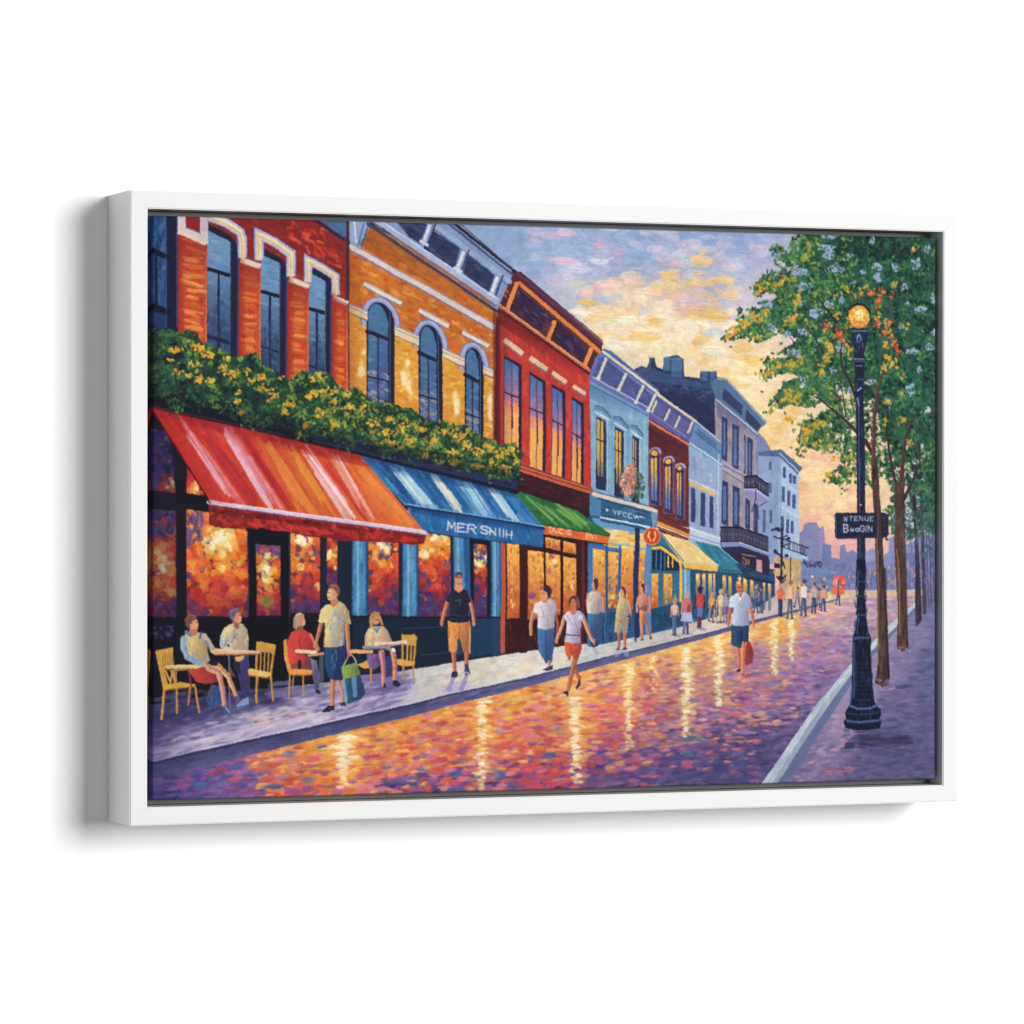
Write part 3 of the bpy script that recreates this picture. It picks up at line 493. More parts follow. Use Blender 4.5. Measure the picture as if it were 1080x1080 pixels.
for x, y, l in [(455,236,22),(490,264,22),(526,291,22)]: band([(x,y),(x-8,y+l)], 8, (110,130,178)); band([(x-1,y+1),(x-7.5,y+l-3)], 4.4, (190,198,218)); line([(x-1.6,y+2),(x-6.6,y+l-6)], 1.6, (226,226,228)); line([(x+4.8,y),(x-3.2,y+l)], 1.5, (38,46,84)); line([(x-4.4,y+2),(x-11,y+l-2)], .8, (70,90,140)); band([(x-12,y+l-4),(x-3,y+l+1)], 3, (206,208,220))
band([(368,259),(443,300),(522,346)], 6, (214,200,196)); line([(368,263.6),(443,304.6),(522,350.5)], 1.6, (122,112,150)); line([(368,256),(443,297),(522,342.6)], 1, (150,140,176))
def arch(gx0, gx1, fx, top, sp, bot, rise):
    """round headed sash: surround, frame, glass, bars"""
    def ring(d, x0, x1, b):
        c = (x0 + x1) / 2; r = (x1 - x0) / 2 + d; n = 14
        return [(x0 - d, b)] + [(c - r * math.cos(t), sp - (sp - top + d) * math.sin(t) + rise * (1 - math.cos(t)) * .5) for t in np.linspace(0, math.pi, n)] + [(x1 + d, b + rise)]
    poly(ring(7.2, gx0, fx, sp + 8), (112,112,156)); poly(ring(6, gx0, fx, sp + 8), (164,168,206)); poly(ring(2.6, gx0, fx, sp+8), (134,142,190)); poly(ring(.8, gx0, fx, bot), NAVY)
    c = (gx0 + gx1) / 2
    poly(ring(-1.0, gx0, gx1, bot), (70,116,160), 1, (62,84,140), ((gx0, top), (gx0, bot)))
for gx0, gx1, fx, top, sp, bot, rise in [(387.5,410.5,415.5,316,336,434,9),(442.5,461.5,466,340,358,452,9),(491,506,509.5,364,381,470,8)]:
    arch(gx0, gx1, fx, top, sp, bot, rise); h = bot - sp
    gm = mask([(gx0,sp-8),(gx1,sp-2),(gx1,bot),(gx0,bot)]); brush(gm, 40, 8, 2.4, .2, 8, pal=[(84,132,172),(66,108,154),(96,142,178)], a=.45, aj=.2)
    brush(gm * mask([(gx0,sp+h*.55),(gx1,sp+h*.6),(gx1,bot),(gx0,bot)]), 50, 8, 2.2, .4, 8, pal=[(150,146,176),(110,120,170),(140,150,120),(84,90,150),(186,160,150)], a=.6, aj=.5)
    line([(gx0-.6,sp+14),(gx1+1,sp+23)], 4, NAVY, w2=3.4); line([((gx0+gx1)/2,sp+20),((gx0+gx1)/2,bot)], 1.3, NAVY); line([(gx0,sp+h*.62),(gx1,sp+h*.68)], 1.5, NAVY)
    line([(gx1+.2,sp-6),(gx1+1,sp),(gx1+1,bot)], 1, (90,110,160), .7)
for a_, b_, w in [((384,299),(424,320),5),((442,327),(474,344),5),((488,350),(516,365),4.6)]: band([(a_[0],a_[1]+3.4),(b_[0],b_[1]+3.4)], 1.6, (122,122,164)); band([a_,b_], w, (226,214,192)); band([(a_[0],a_[1]-2),(b_[0],b_[1]-2)], .8, (134,136,180))
for a_, b_, w in [((369,325),(387,334),9),((417,349),(441,360),10),((468,372),(489,382),9),((511,390),(520,394),8)]: line([(a_[0],a_[1]+4.6),(b_[0],b_[1]+4.6)], 2, (130,104,110)); poly([(a_[0]-1,a_[1]-w/2),(b_[0]+1,b_[1]-w/2),(b_[0]+1,b_[1]+w/2),(a_[0]-1,a_[1]+w/2)], (228,204,164)); line([(a_[0]-1,a_[1]-w/2),(b_[0]+1,b_[1]-w/2)], 1.2, (146,142,180)); line([(a_[0]-1,a_[1]-w/2+3.4),(b_[0]+1,b_[1]-w/2+3.4)], .9, (160,140,150))
# ---- red brick house
poly([(150,220),(368,228),(368,470),(150,440)], (140,36,36)); m1 = mask([(220,225),(368,230),(368,330),(250,300)])
brush(m1, 300, 10, 3.6, .5, 6, pal=[(140,36,36),(122,32,38),(158,44,38),(134,38,50)], a=.7, aj=.3)
brush(mask([(300,232),(345,240),(362,285),(330,272),(305,252)]), 46, 8, 3, .8, 8, pal=[(206,62,40),(190,50,40),(216,84,50)], a=.8, aj=.5, relief=1)
poly([(322,222),(368,226),(368,254)], (66,96,146)); brush(mask([(322,222),(368,226),(368,254)]), 22, 9, 3, .6, 5, c=(72,104,152), a=.6); line([(322,226),(368,256)], 3, (34,36,72)); line([(367,228),(367,436)], 3, (62,34,62)); line([(364.6,250),(364.6,430)], 1.6, (120,40,44))
# windows
poly([(150,220),(188,222),(188,380),(150,380)], (28,30,54)); poly([(150,220),(176,222),(176,271),(150,258)], (40,88,140)); poly([(150,264),(176,274),(176,328),(150,318)], (48,88,142)); poly([(150,325),(176,333),(176,350),(150,345)], (40,64,108))
brush(mask([(150,222),(176,222),(176,270),(150,258)],[(150,264),(176,274),(176,326),(150,316)]), 80, 9, 3, down, 8, pal=[(40,84,138),(62,110,158),(34,66,116),(84,130,172)], a=.55, aj=.35)
line([(150,258.5),(177,271.5)], 4, (14,18,32)); line([(165,268),(165,322)], 2.6, (22,28,50)); line([(150,318),(177,329)], 5, (14,18,30)); line([(187,226),(187,345)], 1.2, (70,80,130)); line([(175.5,228),(175.5,345)], .9, (80,110,160), .7)
for gx, fx, px, ty, bot in [(219,243,252.5,243,410),(275.5,295,303.5,268,430),(326,343,350,288,440)]:
    sl = (fx - gx) * .5
    poly([(gx,ty-7),(fx-1,ty+sl-7),(fx+5,ty+sl-2),(px,ty+sl+14),(px,bot),(gx,bot)], (28,32,60))
    poly([(gx,ty),(fx,ty+sl),(fx,bot),(gx,bot)], (104,146,186), 1, (66,94,140), ((gx,ty+30),(gx,ty+120)))
    gm = mask([(gx,ty+2),(fx,ty+sl+2),(fx,bot),(gx,bot)]); brush(gm, 80, 10, 2, .3, 7, pal=[(112,154,192),(92,132,174),(126,164,198),(82,116,162)], a=.5, aj=.1)
    brush(gm * mask([(gx,ty+88),(fx,ty+90),(fx,bot),(gx,bot)]), 60, 8, 2.4, down, 6, pal=[(56,80,122),(44,62,100),(76,104,148)], a=.6, aj=.2)
    y2 = ty + 40 * (1 if gx < 260 else (.98 if gx < 300 else .95)); line([(gx,y2),(fx+1,y2+sl*.62)], 3.6, (20,26,44)); line([((gx+fx)/2,y2+6),((gx+fx)/2+.4,bot)], 2.4, (26,34,58))
    y3 = ty + (112 if gx < 260 else 98); line([(gx,y3),(fx,y3+sl*.6)], 4 if gx < 260 else 2, (20,26,42)); line([(px-1,ty+sl+10),(px-1,bot)], 1.6, (50,58,100))
    line([(fx+.4,ty+sl+2),(fx+.4,bot)], 1, (80,110,158), .8)
for x0, x1, y0, y1, b in [(188,218.5,248,260,372),(252.5,275.5,276,284,400),(303.5,326,297,305,412),(350,367,316,321,428)]:
    pp = [(x0,y0),(x1,y1),(x1,b+6),(x0,b)]; poly(pp, (206,70,38)); pm = mask(pp)
    brush(pm, 60, 8, 3, .15, 8, pal=[(200,62,36),(214,84,40),(190,54,38)], a=.7)
    y = y0 + 14
    while y < b - 4:
        x = x0 + (x1 - x0) * .16
        for _ in range(3):
            q = P([(x + (x1-x0)*(.36 + rng.normal(0,.07)), y + rng.normal(0,1.4) + (x1-x0)*.06)])[0]
            dab(q[0], q[1], (x1-x0)*(.34+.42*rng.random())*S, 4.0*S*(.5+.7*rng.random()), .18+rng.normal(0,.12), [(226,124,50),(216,104,42),(238,150,72),(206,88,38)][rng.integers(4)], .8, pm, 1.2)
        y += 7.5 + rng.random()*2
    line([(x0+.6,y0+4),(x0+.6,b)], 1.2, (176,48,44)); line([(x1-.6,y1+4),(x1-.6,b+4)], 1.0, (235,150,90), .7)
def trim(pts, w=8.5):
    band(pts, w+1.8, (118,116,170)); band(pts, w+.4, (180,178,214)); band([(x,y+.3) for x,y in pts], w*.62, (228,202,150)); line([(x+.4,y-1.2) for x,y in pts], w*.15, (246,230,190), .8); line([(x-.4,y+1.6) for x,y in pts], w*.12, (190,160,130), .7)
    bm_ = mask([(188,222),(368,230),(368,340),(188,300)])
poly([(188,224),(220,224),(220,258),(188,247)], (214,196,196)); poly([(196.5,224),(211.5,224),(211.5,246),(196.5,240)], (140,34,40)); poly([(212,224),(220,224),(220,246),(212,244)], (206,176,196)); band([(188,244.5),(218,257)], 4.6, (230,208,180)); line([(190,224),(190,240)], 3, (200,206,220)); line([(196.5,240.5),(211.5,246.5)], 1, (120,120,180)); line([(188,241),(196,241)], 1.4,(226,190,180))
trim([(221,229),(238,235),(253.5,245),(256,252),(256,272)]); band([(254,274),(275,281)], 6.4, (176,172,206)); band([(254,274),(275,281)], 4.4, (234,206,164))
trim([(273.5,274),(273.5,248),(290,256),(307,268),(307,292)]); band([(305,295),(326,303)], 6.4, (176,172,206)); band([(305,295),(326,303)], 4.2, (236,206,160))
trim([(325,298),(325,275),(340,283),(353.5,292),(354,312)], 7.4); band([(351,314),(367,321)], 5.6, (176,172,206)); band([(351,314),(367,321)], 3.8, (236,206,160))

glaze([(392,238),(524,327),(522,341),(443,293),(378,258)], (110,50,30), .32, .1, ((400,240),(500,330)))
glaze([(520,325),(540,335),(540,490),(520,500)], (70,16,40), .5, 0, ((522,400),(541,400)))
glaze([(368,265),(384,275),(384,440),(368,440)], (150,70,30), .45, 0, ((368,350),(386,350)))
glaze([(150,222),(188,222),(188,360),(150,360)], (14,24,60), .45, .1, ((150,300),(188,300)))
for x0, x1, y0, y1 in ((188,218.5,260,370),(252.5,275.5,284,400),(303.5,326,305,412),(350,367,321,428)):
    glaze([(x0,y0-8),(x1,y0),(x1,y1),(x0,y1)], (130,30,34), .45, 0, ((x0,y0),(x0,y0+34)))
    glaze([(x0,y0-12),(x0+7,y0-10),(x0+7,y1),(x0,y1)], (150,34,34), .55, 0, ((x0,y0),(x0+8,y0)))
for x0, x1, y0, y1 in ((219,244,250,355),(275.5,296,275,375),(326,343,296,390)):
    glaze([(x0,y0),(x1,y0+8),(x1,y1+40),(x0,y1+40)], (34,50,90), 0, .45, ((x0,y0+30),(x0,y1)))
    brush(mask([(x0+1,y1-30),(x0+8,y1-44),(x1-4,y1-36),(x1-1,y1+6),(x0+1,y1)]), 30, 5, 3, down, 4, c=(48,66,104), a=.5, aj=.6)
glaze([(684,450),(726,474),(727,500),(684,480)], (50,16,40), .45, 0, ((700,458),(698,480)))
glaze([(622,404),(683,437),(683,450),(622,420)], (60,90,150), .45, 0, ((650,420),(647,436)))
glaze([(756,424),(800,460),(800,474),(756,440)], (70,70,120), .5, 0, ((778,440),(774,456)))
glaze([(526,327),(622,395),(622,408),(526,342)], (90,16,34), .6, 0, ((574,361),(568,376)))
# ================================================================ shopfronts
NV = (22, 28, 48)
poly([(150,395),(350,440),(372,476),(372,716),(260,728),(150,744)], (20,18,30)); poly([(340,540),(450,560),(534,572),(534,690),(450,703),(340,716)], (22,34,54)); poly([(533,505),(622,540),(622,677),(533,690)], (52,22,30))
brush(mask([(345,652),(530,650),(530,690),(450,702),(345,716)]), 130, 12, 3.4, .05, 4, pal=[(22,34,54),(28,46,70),(18,26,44),(24,22,36)], a=.6)
brush(mask([(150,655),(350,655),(350,715),(150,742)]), 90, 12, 4, .1, 3, pal=[(18,16,28),(26,22,36),(20,20,30)], a=.6)
brush(mask([(162,660),(184,660),(184,672),(162,676)]), 16, 5, 3, 0., 7, pal=[(54,44,100),(74,60,120)], a=.6, aj=1)
def glow(pts, n, hot=None, low=(70,50,110), warm=1.0, size=4.2):
    """lamp lit shop window: warm daubs that cool and darken away from the hot spot"""
    m = mask(pts); ys, xs = np.nonzero(m > .5)
    if len(ys) == 0: return
    y0, y1 = ys.min(), ys.max(); poly(pts, (120,48,56))
    hx, hy = P([hot])[0] if hot else (xs.mean(), y0 + .15 * (y1 - y0))
    ext = (y1 - y0); GN = rng.random((160, 160))
    ramp = np.array([(255,240,190),(250,204,104),(242,152,52),(234,108,42),(220,74,40),(202,52,44),(150,42,66),(76,52,116)], np.float32); odd = [(70,70,130),(240,150,60),(226,84,44),(120,50,80),(246,190,90)]
    for i in range(n):
        j = rng.integers(0, len(ys)); x, y = xs[j], ys[j]
        d = math.hypot((x - hx) * 1.25, y - hy) / ext / warm
        gu, gv = x / 9., y / 9.; ui, vi = int(gu) % 158, int(gv) % 158; fu, fv = gu % 1, gv % 1
        cl_ = (GN[vi, ui]*(1-fu)+GN[vi, ui+1]*fu)*(1-fv) + (GN[vi+1, ui]*(1-fu)+GN[vi+1, ui+1]*fu)*fv
        t = float(np.clip((.05 + d * 1.1 + (cl_ - .5) * .62 + rng.normal(0, .06)) * 7, 0, 6.99)); q_ = int(t)
        c = ramp[q_] * (1 - t + q_) + ramp[min(7, q_ + 1)] * (t - q_)
        if rng.random() < .12: c = K(odd[rng.integers(5)])
        c = c + rng.normal(0, 9) + rng.normal(0, 5, 3)
        z = size * 1.4 * S * (.55 + .8 * rng.random())
        dab(x, y, z * 1.25, z, rng.random() * 3.1, np.clip(c, 0, 255), .85, m, 1.1)
    for i in range(n // 30):
        dab(hx + rng.normal(0, 3.6 * S * .6), hy + rng.normal(0, 4.6 * S * .6), 5 * S, 4 * S, rng.random() * 3, (254,238,190), .8, m, 1.4)
glow([(150,448),(178,456),(186,520),(150,516)], 90, (180,512), warm=.34); brush(mask([(150,445),(178,456),(186,500),(150,500)]), 60, 6, 3.4, 0., 6, pal=[(40,44,100),(28,30,66),(70,60,120),(30,50,100)], a=.8, aj=1.2)
glow([(197,492),(217,523),(197,520)], 30, (205,518), warm=.8)
glow([(150,537),(187,539),(187,651),(150,650)], 230, (172,598), warm=.62); brush(mask([(150,536),(187,538),(187,568),(150,566)]), 60, 6, 3.4, 0., 6, pal=[(50,60,110),(70,70,130),(40,44,90),(100,60,110)], a=.75, aj=1.2)
brush(mask([(150,632),(187,632),(187,651),(150,650)]), 36, 6, 3.4, 0., 6, pal=[(66,50,110),(84,60,120),(50,44,90)], a=.75, aj=1.2)
glow([(197,537),(220,540),(230,556),(261,558),(261,651),(197,649)], 520, (234,566), warm=1.18, size=4.8); brush(mask([(197,538),(216,540),(214,566),(197,580)]), 40, 6, 3.4, 1.2, 6, pal=[(74,66,130),(96,80,150),(60,60,110)], a=.75, aj=.5)
brush(mask([(197,625),(212,640),(240,650),(197,650)]), 30, 5, 3.4, 0., 6, pal=[(84,60,120),(120,50,80)], a=.75, aj=1.2)
poly([(261,556),(306,560),(306,712),(261,716)], (16,16,28)); glow([(270,574),(296,576),(296,649),(270,649)], 130, (282,600), warm=.9, size=4); brush(mask([(270,574),(296,576),(296,588),(270,586)]), 22, 5, 3, 1.3, 6, pal=[(70,60,130),(90,70,140)], a=.8, aj=.6)
dot(280,635,5,(126,140,60),.8); dot(279,607,3,(196,170,70),.8); brush(mask([(274,628),(288,628),(288,644),(274,644)]), 14, 4, 3, 0., 8, pal=[(110,130,60),(150,150,70)], aj=1)
glow([(307,562),(338,564),(338,646),(307,646)], 190, (319,572), warm=.92, size=4.4); brush(mask([(307,626),(338,628),(338,646),(307,646)]), 26, 5, 3.4, 0., 6, pal=[(64,60,120),(84,60,120),(100,60,110)], a=.75, aj=1.2)
glow([(345,566),(356,567),(356,618),(345,617)], 46, (350,585), warm=.5, size=3.6); line([(306,560),(306,650)], .9, (80,96,140), .6); line([(261.5,560),(261.5,650)], .9, (60,90,140), .6)
for pts in [[(186,440),(197,450),(197,690),(186,690)],[(150,517),(222,526),(222,538),(150,535)]]: poly(pts, (20,20,34))
def column(x0, x1, y0, y1):
    poly([(x0,y0),(x1,y0+1),(x1,y1),(x0,y1)], (64,128,178)); m = mask([(x0,y0),(x1,y0+1),(x1,y1),(x0,y1)])
    brush(m, 60, 12, 2.4, down, 6, pal=[(66,130,182),(92,156,198),(48,104,156),(80,146,190)], a=.65, aj=.06); line([(x0+(x1-x0)*.38,y0),(x0+(x1-x0)*.38,y1)], 2.6, (138,190,214), .6); line([(x1-1,y0),(x1-1,y1)], 1.8, (34,74,124), .8); line([(x0+.5,y0),(x0+.5,y1)], 1.2, (36,70,116), .8)
column(371.5,387.5,568,649); glow([(388.5,566),(420.5,571),(420.5,648),(388.5,648)], 210, (404,576), warm=.82, size=4.2); column(424.5,441,573,649); glow([(441.5,560),(475.5,565),(475.5,650),(441.5,650)], 250, (458,568), warm=.86, size=4.2)
brush(mask([(389,628),(396,600),(392,590),(389,600)],[(389,636),(420,640),(420,648),(389,648)],[(441.5,628),(475,632),(475,650),(441.5,650)],[(468,590),(475.5,590),(475.5,630),(470,620)]), 70, 5, 3.4, 0., 6, pal=[(60,54,110),(80,60,130),(50,70,130),(110,50,90)], a=.75, aj=1.2)
column(478.5,492,564,690); poly([(491,566),(497,568),(497,690),(491,690)], (36,88,140)); poly([(496,566),(518,570),(518,690),(496,690)], (18,24,44)); glow([(500,573),(513.5,575),(513.5,650),(500,650)], 90, (506,590), warm=.62, size=3.6); column(518,528.5,569,690)
brush(mask([(500,573),(513,575),(513,650),(500,650)]), 30, 5, 2.8, 0., 6, pal=[(60,54,120),(70,60,130),(46,60,120)], a=.7, aj=1.2)
poly([(371,650),(530,650),(530,690),(450,703),(371,713)], (22,36,58), .75); poly([(496,650),(530,650),(530,687),(496,693)], (28,62,96), .8); line([(424,662),(490,660)], 1, (44,66,92), .8); line([(445,690),(490,686)], 1.1, (50,66,92), .8); line([(371,651),(530,651)], 1.6, (16,22,40)); line([(371,655),(371,712)], 1.4, (12,14,26))
poly([(528.5,570),(533.5,571),(533.5,688),(528.5,689)], (192,80,58)); line([(534,571),(534,688)], 1.4, (50,20,30))
def warmpane(pts, n=60, s=3.4):
    m = mask(pts); poly(pts, (236,160,70)); q = np.array(pts); yt, yb = q[:,1].min(), q[:,1].max()
    poly(pts, (246,182,78), 1, (196,84,44), ((q[0,0],yt),(q[0,0],yb)))
    brush(m, n, s*1.6, s*.8, down, 11, a=.75, aj=.6, hue=1.8, relief=1); brush(m, n//3, s*1.3, s*.7, down, 8, pal=[(248,206,118),(196,80,52),(226,120,52),(160,74,80),(246,184,80)], a=.75, aj=.6, relief=1)
warmpane([(535,572),(548,573),(548,651),(535,652)], 70); poly([(548,572),(556,574),(556,688),(548,689)], (58,22,30))
warmpane([(557,580),(573.5,582),(573.5,652),(557,654)], 80); warmpane([(576,566),(591,570),(591,581),(576,577)], 20); warmpane([(594.5,570.5),(607.5,573.5),(607.5,584.5),(594.5,582)], 16); warmpane([(576,583),(591,585.5),(591,648),(576,650)], 75); warmpane([(594.5,587),(608,589),(608,646),(594.5,647)], 70)
dot(561,628,4,(120,70,130),.7); dot(579,602,3,(170,90,130),.6); dot(585,592,3,(250,226,150),.8)
poly([(608.5,560),(622,564),(622,678),(608.5,680)], (56,22,28)); line([(615,572),(615,676)], 3.2, (96,36,34)); brush(mask([(534,655),(622,648),(622,676),(534,689)]), 70, 9, 3, down, 5, pal=[(62,24,30),(46,18,26),(84,34,36)], a=.7)
# blue shop
poly([(620,545),(688,560),(724,590),(724,660),(622,682)], (44,84,134)); poly([(622,532),(690,548),(690,572),(630,568)], (96,150,196)); poly([(633,556),(682,564),(681,583),(643,578),(636,574)], (240,196,110)); brush(mask([(633,556),(682,564),(681,583),(643,578)]), 40, 10, 2, .15, 7, pal=[(246,206,120),(234,160,70),(250,226,170),(120,150,170)], a=.8, aj=.1)
poly([(620,576),(626,577),(626,680),(620,681)], (56,116,176)); line([(622,575),(690,586)], 3.2, (56,110,164)); line([(640,572),(690,581)], 1.2, (130,170,200))
for pts in [[(625.5,578),(638,580),(638,645),(625.5,646)],[(641.5,581),(652,583),(652,640),(641.5,642)],[(655.5,578),(668,580),(668,642),(655.5,645)],[(673,580),(680,581.5),(680,632),(673,634)]]: warmpane(pts, 44, 2.8)
brush(mask([(641.5,608),(652,605),(652,640),(641.5,642)]), 16, 7, 2.4, down, 8, pal=[(90,110,120),(70,120,110),(220,200,110),(60,90,130)], a=.7)
dot(646.5,629,2.4,(206,220,130),.9); dot(661,620,3,(230,110,140),.8)
brush(mask([(620,650),(724,630),(724,658),(622,680)]), 120, 8, 2.6, down, 5, pal=[(30,66,104),(40,90,126),(24,50,88),(44,50,92)], a=.75, aj=.1)
for x in (639.8, 653.8, 670.5): line([(x,576),(x,676)], 2, (36,78,124)); line([(x-1.2,576),(x-1.2,676)], .6, (84,140,190))
poly([(669,556),(674,557),(674,672),(669,673)], (34,44,84)); poly([(680.5,575),(687,577),(687,668),(680.5,669)], (82,132,186)); line([(687.5,576),(687.5,667)], 1.2, (30,60,104))
poly([(622,519),(693,538),(694,541),(692,556),(676,557),(622,545)], (44,92,132)); brush(mask([(622,524),(692,541),(691,556),(622,545)]), 50, 10, 2.6, .25, 5, pal=[(46,92,132),(36,76,114),(64,116,154)], a=.6, aj=.1); poly([(622,520),(634,524),(634,545),(622,543)], (74,128,172))
line([(626,521.5),(692,539)], 3.6, (222,200,180)); line([(628,518.8),(690,535.5)], .9, (60,80,124)); line([(630,526),(690,543)], 1, (28,60,98)); line([(634,545.5),(684,556.5)], 1.8, (214,220,226)); line([(634,548.5),(684,559.5)], 1.6, (36,70,120)); poly([(686,541),(694,540),(692,553),(688,557)], (150,170,190), .7)
dot(640,538,1.4,(216,226,232)); text('YFCC', 647, 538, 10, 2.4, 3.7, 4.4, 1.6, (176,198,212), 1.1); line([(668,543.5),(669.5,546.5),(671,543.8),(672.5,547)], 1.1, (210,222,230)); line([(673.5,545),(677,546)], 1.1, (200,214,224)); dot(679,547,.7,(200,214,224))
brush(mask([(655,492),(668,488),(681,505),(680,526),(668,530),(652,522),(654,505)]), 110, 4.4, 2.6, 0., 8, pal=[(52,84,70),(84,110,80),(40,64,70),(96,120,90)], a=.85, aj=1.5, relief=1)
brush(mask([(656,500),(664,488),(670,492),(672,508),(668,520),(660,524),(653,514)]), 130, 3.4, 2.3, 0., 8, pal=[(226,140,120),(214,100,96),(236,190,160),(230,160,90),(186,120,140)], a=.9, aj=1.5, relief=1); line([(666,505),(666,530)], .9, (60,60,60), .6)
# arch fronted shop
poly([(687,570),(700,562),(726,594),(726,655),(687,667)], (46,110,142)); poly([(688,576),(700,575),(716,590),(717,600),(717,602),(688,601)], (24,36,64)); poly([(688,604),(717,604),(717,654),(688,660)], (44,104,136))
for x in (692,697,701): line([(x,578),(x,600)], 1.4, (64,110,160))
for x in (704.8, 709.2): line([(x,587),(x,598)], 1.8, (244,190,80))
warmpane([(687.5,605),(694.5,605),(694.5,640),(687.5,641)], 22, 2.4); warmpane([(700,605.5),(708.5,606),(708.5,636),(700,637)], 24, 2.4); brush(mask([(700,622),(713,616),(713,636),(700,637)]), 14, 6, 2, down, 7, pal=[(110,140,110),(80,130,130),(180,170,100)], a=.7)
line([(688,578.5),(697,577.5),(708,585),(717.5,593),(718,600),(717.5,640)], 3, (238,184,76)); line([(699,639.5),(714,638)], 1.6, (214,170,84)); line([(687,574),(697,573.5),(709,582),(720,592)], 1, (50,90,140)); line([(687.5,602.5),(716,603)], 1.6, (36,84,120))
poly([(687,642),(724,634),(724,656),(687,667)], (30,72,106)); brush(mask([(687,644),(724,638),(724,656),(687,667)]), 24, 7, 2.4, down, 5, pal=[(28,66,100),(36,84,116),(30,44,84)], a=.7)
# three further shops
poly([(719,596),(818,600),(818,628),(800,640),(724,658)], (34,74,112)); poly([(720,600),(727.5,601),(727.5,650),(720,652)], (100,160,192)); line([(722.5,601),(722.5,648)], 1.4, (156,200,214))
for x, w, c0, c1 in [(735.5,4.5,(236,180,80),(84,124,160)),(742,3.6,(214,160,120),(96,124,160)),(748.5,3.8,(240,200,96),(110,130,150)),(752.8,2.6,(220,170,130),(130,130,150)),(763.5,4,(236,180,90),(70,110,140)),(769.5,3.2,(240,176,70),(110,120,110)),(779.5,3,(250,200,80),(180,140,90)),(785.5,4,(240,184,80),(120,110,110)),(793,4,(236,170,80),(110,110,120)),(806,3,(226,170,90),(90,110,140)),(812,3,(236,180,100),(120,120,140))]:
    yy = 605 if x < 756 else 606 + (x-756)*.12
    poly([(x-w/2,yy),(x+w/2,yy),(x+w/2,yy+30),(x-w/2,yy+32)], c0, .95, c1, ((x,yy+6),(x,yy+22))); dot(x, yy+3.5, w*.42, (252,214,120), .9)
brush(mask([(724,606),(815,606),(815,632),(724,652)]), 90, 8, 1.6, down, 8, a=.5, aj=.05)
brush(mask([(722,645),(815,625),(812,634),(724,658)]), 50, 7, 2.4, down, 5, pal=[(40,84,120),(58,70,120),(34,60,98),(80,110,150)], a=.7)
poly([(760,572),(812,590),(812,606),(800,606),(775,598),(762,585)], (44,40,74)); poly([(780,584),(797,590),(797,606),(780,600)], (34,34,66)); text('R', 787.5, 590.5, 1, .1, 3.0, 5.2, 0, (206,150,84), .8); line([(783,588),(786,589),(786,595),(783,594),(783,588)], .9, (170,110,100)); line([(782,584.5),(797,587)], .9, (200,150,90)); poly([(798,590),(804,591),(804,604),(798,602)], (206,150,150))
# balconies
def balcony(x0, y0, xm, ym, x1, y1, h):
    for (ax, ay), (bx, by) in [((x0,y0),(xm,ym)),((xm,ym),(x1,y1))]:
        poly([(ax,ay),(bx,by),(bx,by+h),(ax,ay+h)], (70,66,98), .75); line([(ax,ay),(bx,by)], 1.6, (24,26,44)); line([(ax,ay+h),(bx,by+h)], 1.4, (24,26,44)); n = int(math.hypot(bx-ax,by-ay)/1.7)
        for k in range(n + 1):
            t = k / max(n,1); x = ax+(bx-ax)*t; y = ay+(by-ay)*t; line([(x,y),(x+rng.normal(0,.5),y+h)], .75, (26,28,46), .95)
            if k % 2: dot(x, y + h*.5, .9, (120,124,150), .7)
balcony(785,503,797,502,810,511,12)
poly([(785,515),(797,516),(811,526),(811,530),(797,529),(785,522)], (140,134,178)); line([(785,516),(797,517),(811,527)], 1.6, (178,176,208)); line([(797,516),(797,526),(793,540)], 1, (40,40,74)); line([(808,530),(799,535),(800,548)], .8, (44,44,78))
poly([(760,572),(780,572),(811,584),(811,591),(780,581),(762,581)], (44,40,68)); balcony(760.5,556,780,556,810,567,15); poly([(761,571.5),(780,571.5),(811,583),(811,586.5),(780,576),(761,577)], (128,140,186)); line([(780,572),(811,583.5)], 1.2, (176,180,206))
# awnings
poly([(733,570),(760,577),(786,600),(786,604),(775,604),(757,603)], (52,128,152)); brush(mask([(733,570),(760,577),(786,600),(757,601)]), 40, 10, 2, .85, 5, pal=[(52,126,150),(70,150,172),(40,104,136)], a=.6, aj=.08); line([(757,601),(786,604)], 2.6, (38,96,124)); line([(759,577),(786,601)], .9, (120,180,190))
for k in range(7): dot(760+k*3.6, 602.4+k*.3, .6, (170,190,140), .8)
poly([(776,594),(786,596),(816,612.5),(815.5,616),(786,610)], (34,62,92)); brush(mask([(776,594),(786,596),(816,612.5),(786,608)]), 24, 9, 2, .5, 4, pal=[(36,66,98),(28,50,80),(50,84,116)], a=.6, aj=.1); line([(786,609.5),(816,614.5)], 1.4, (24,34,60))
poly([(694,560),(700,563),(728,570),(757,596),(756,603),(722,599.5),(720,594)], (238,204,128)); brush(mask([(696,561),(728,570),(756,595),(722,593)]), 70, 11, 1.8, .75, 6, pal=[(244,214,146),(232,190,112),(248,226,170),(226,196,140)], a=.6, aj=.06); poly([(721,593),(757,596),(756,603),(722,599.5)], (236,182,86)); line([(721,592.5),(757,596)], 1.6, (206,200,176)); line([(722,600),(756,603.5)], .9, (110,90,70)); line([(696,561),(721,592)], 1.2, (70,110,150))
dot(687,566,9.6,(236,150,96)); dot(687,566,8.6,(206,64,44)); brush(mask([(680,560),(694,560),(694,573),(680,573)]), 26, 3.4, 1.8, 0., 9, pal=[(214,78,50),(196,54,42),(226,104,60)], a=.7, aj=1.5)
line([(684,561.5),(683.2,566),(685.4,570.6)], 1.7, (246,196,90)); line([(690,561.5),(690.8,566),(688.6,570.6)], 1.7, (246,196,90)); line([(687,560.5),(687,571)], 1.2, (176,44,40))
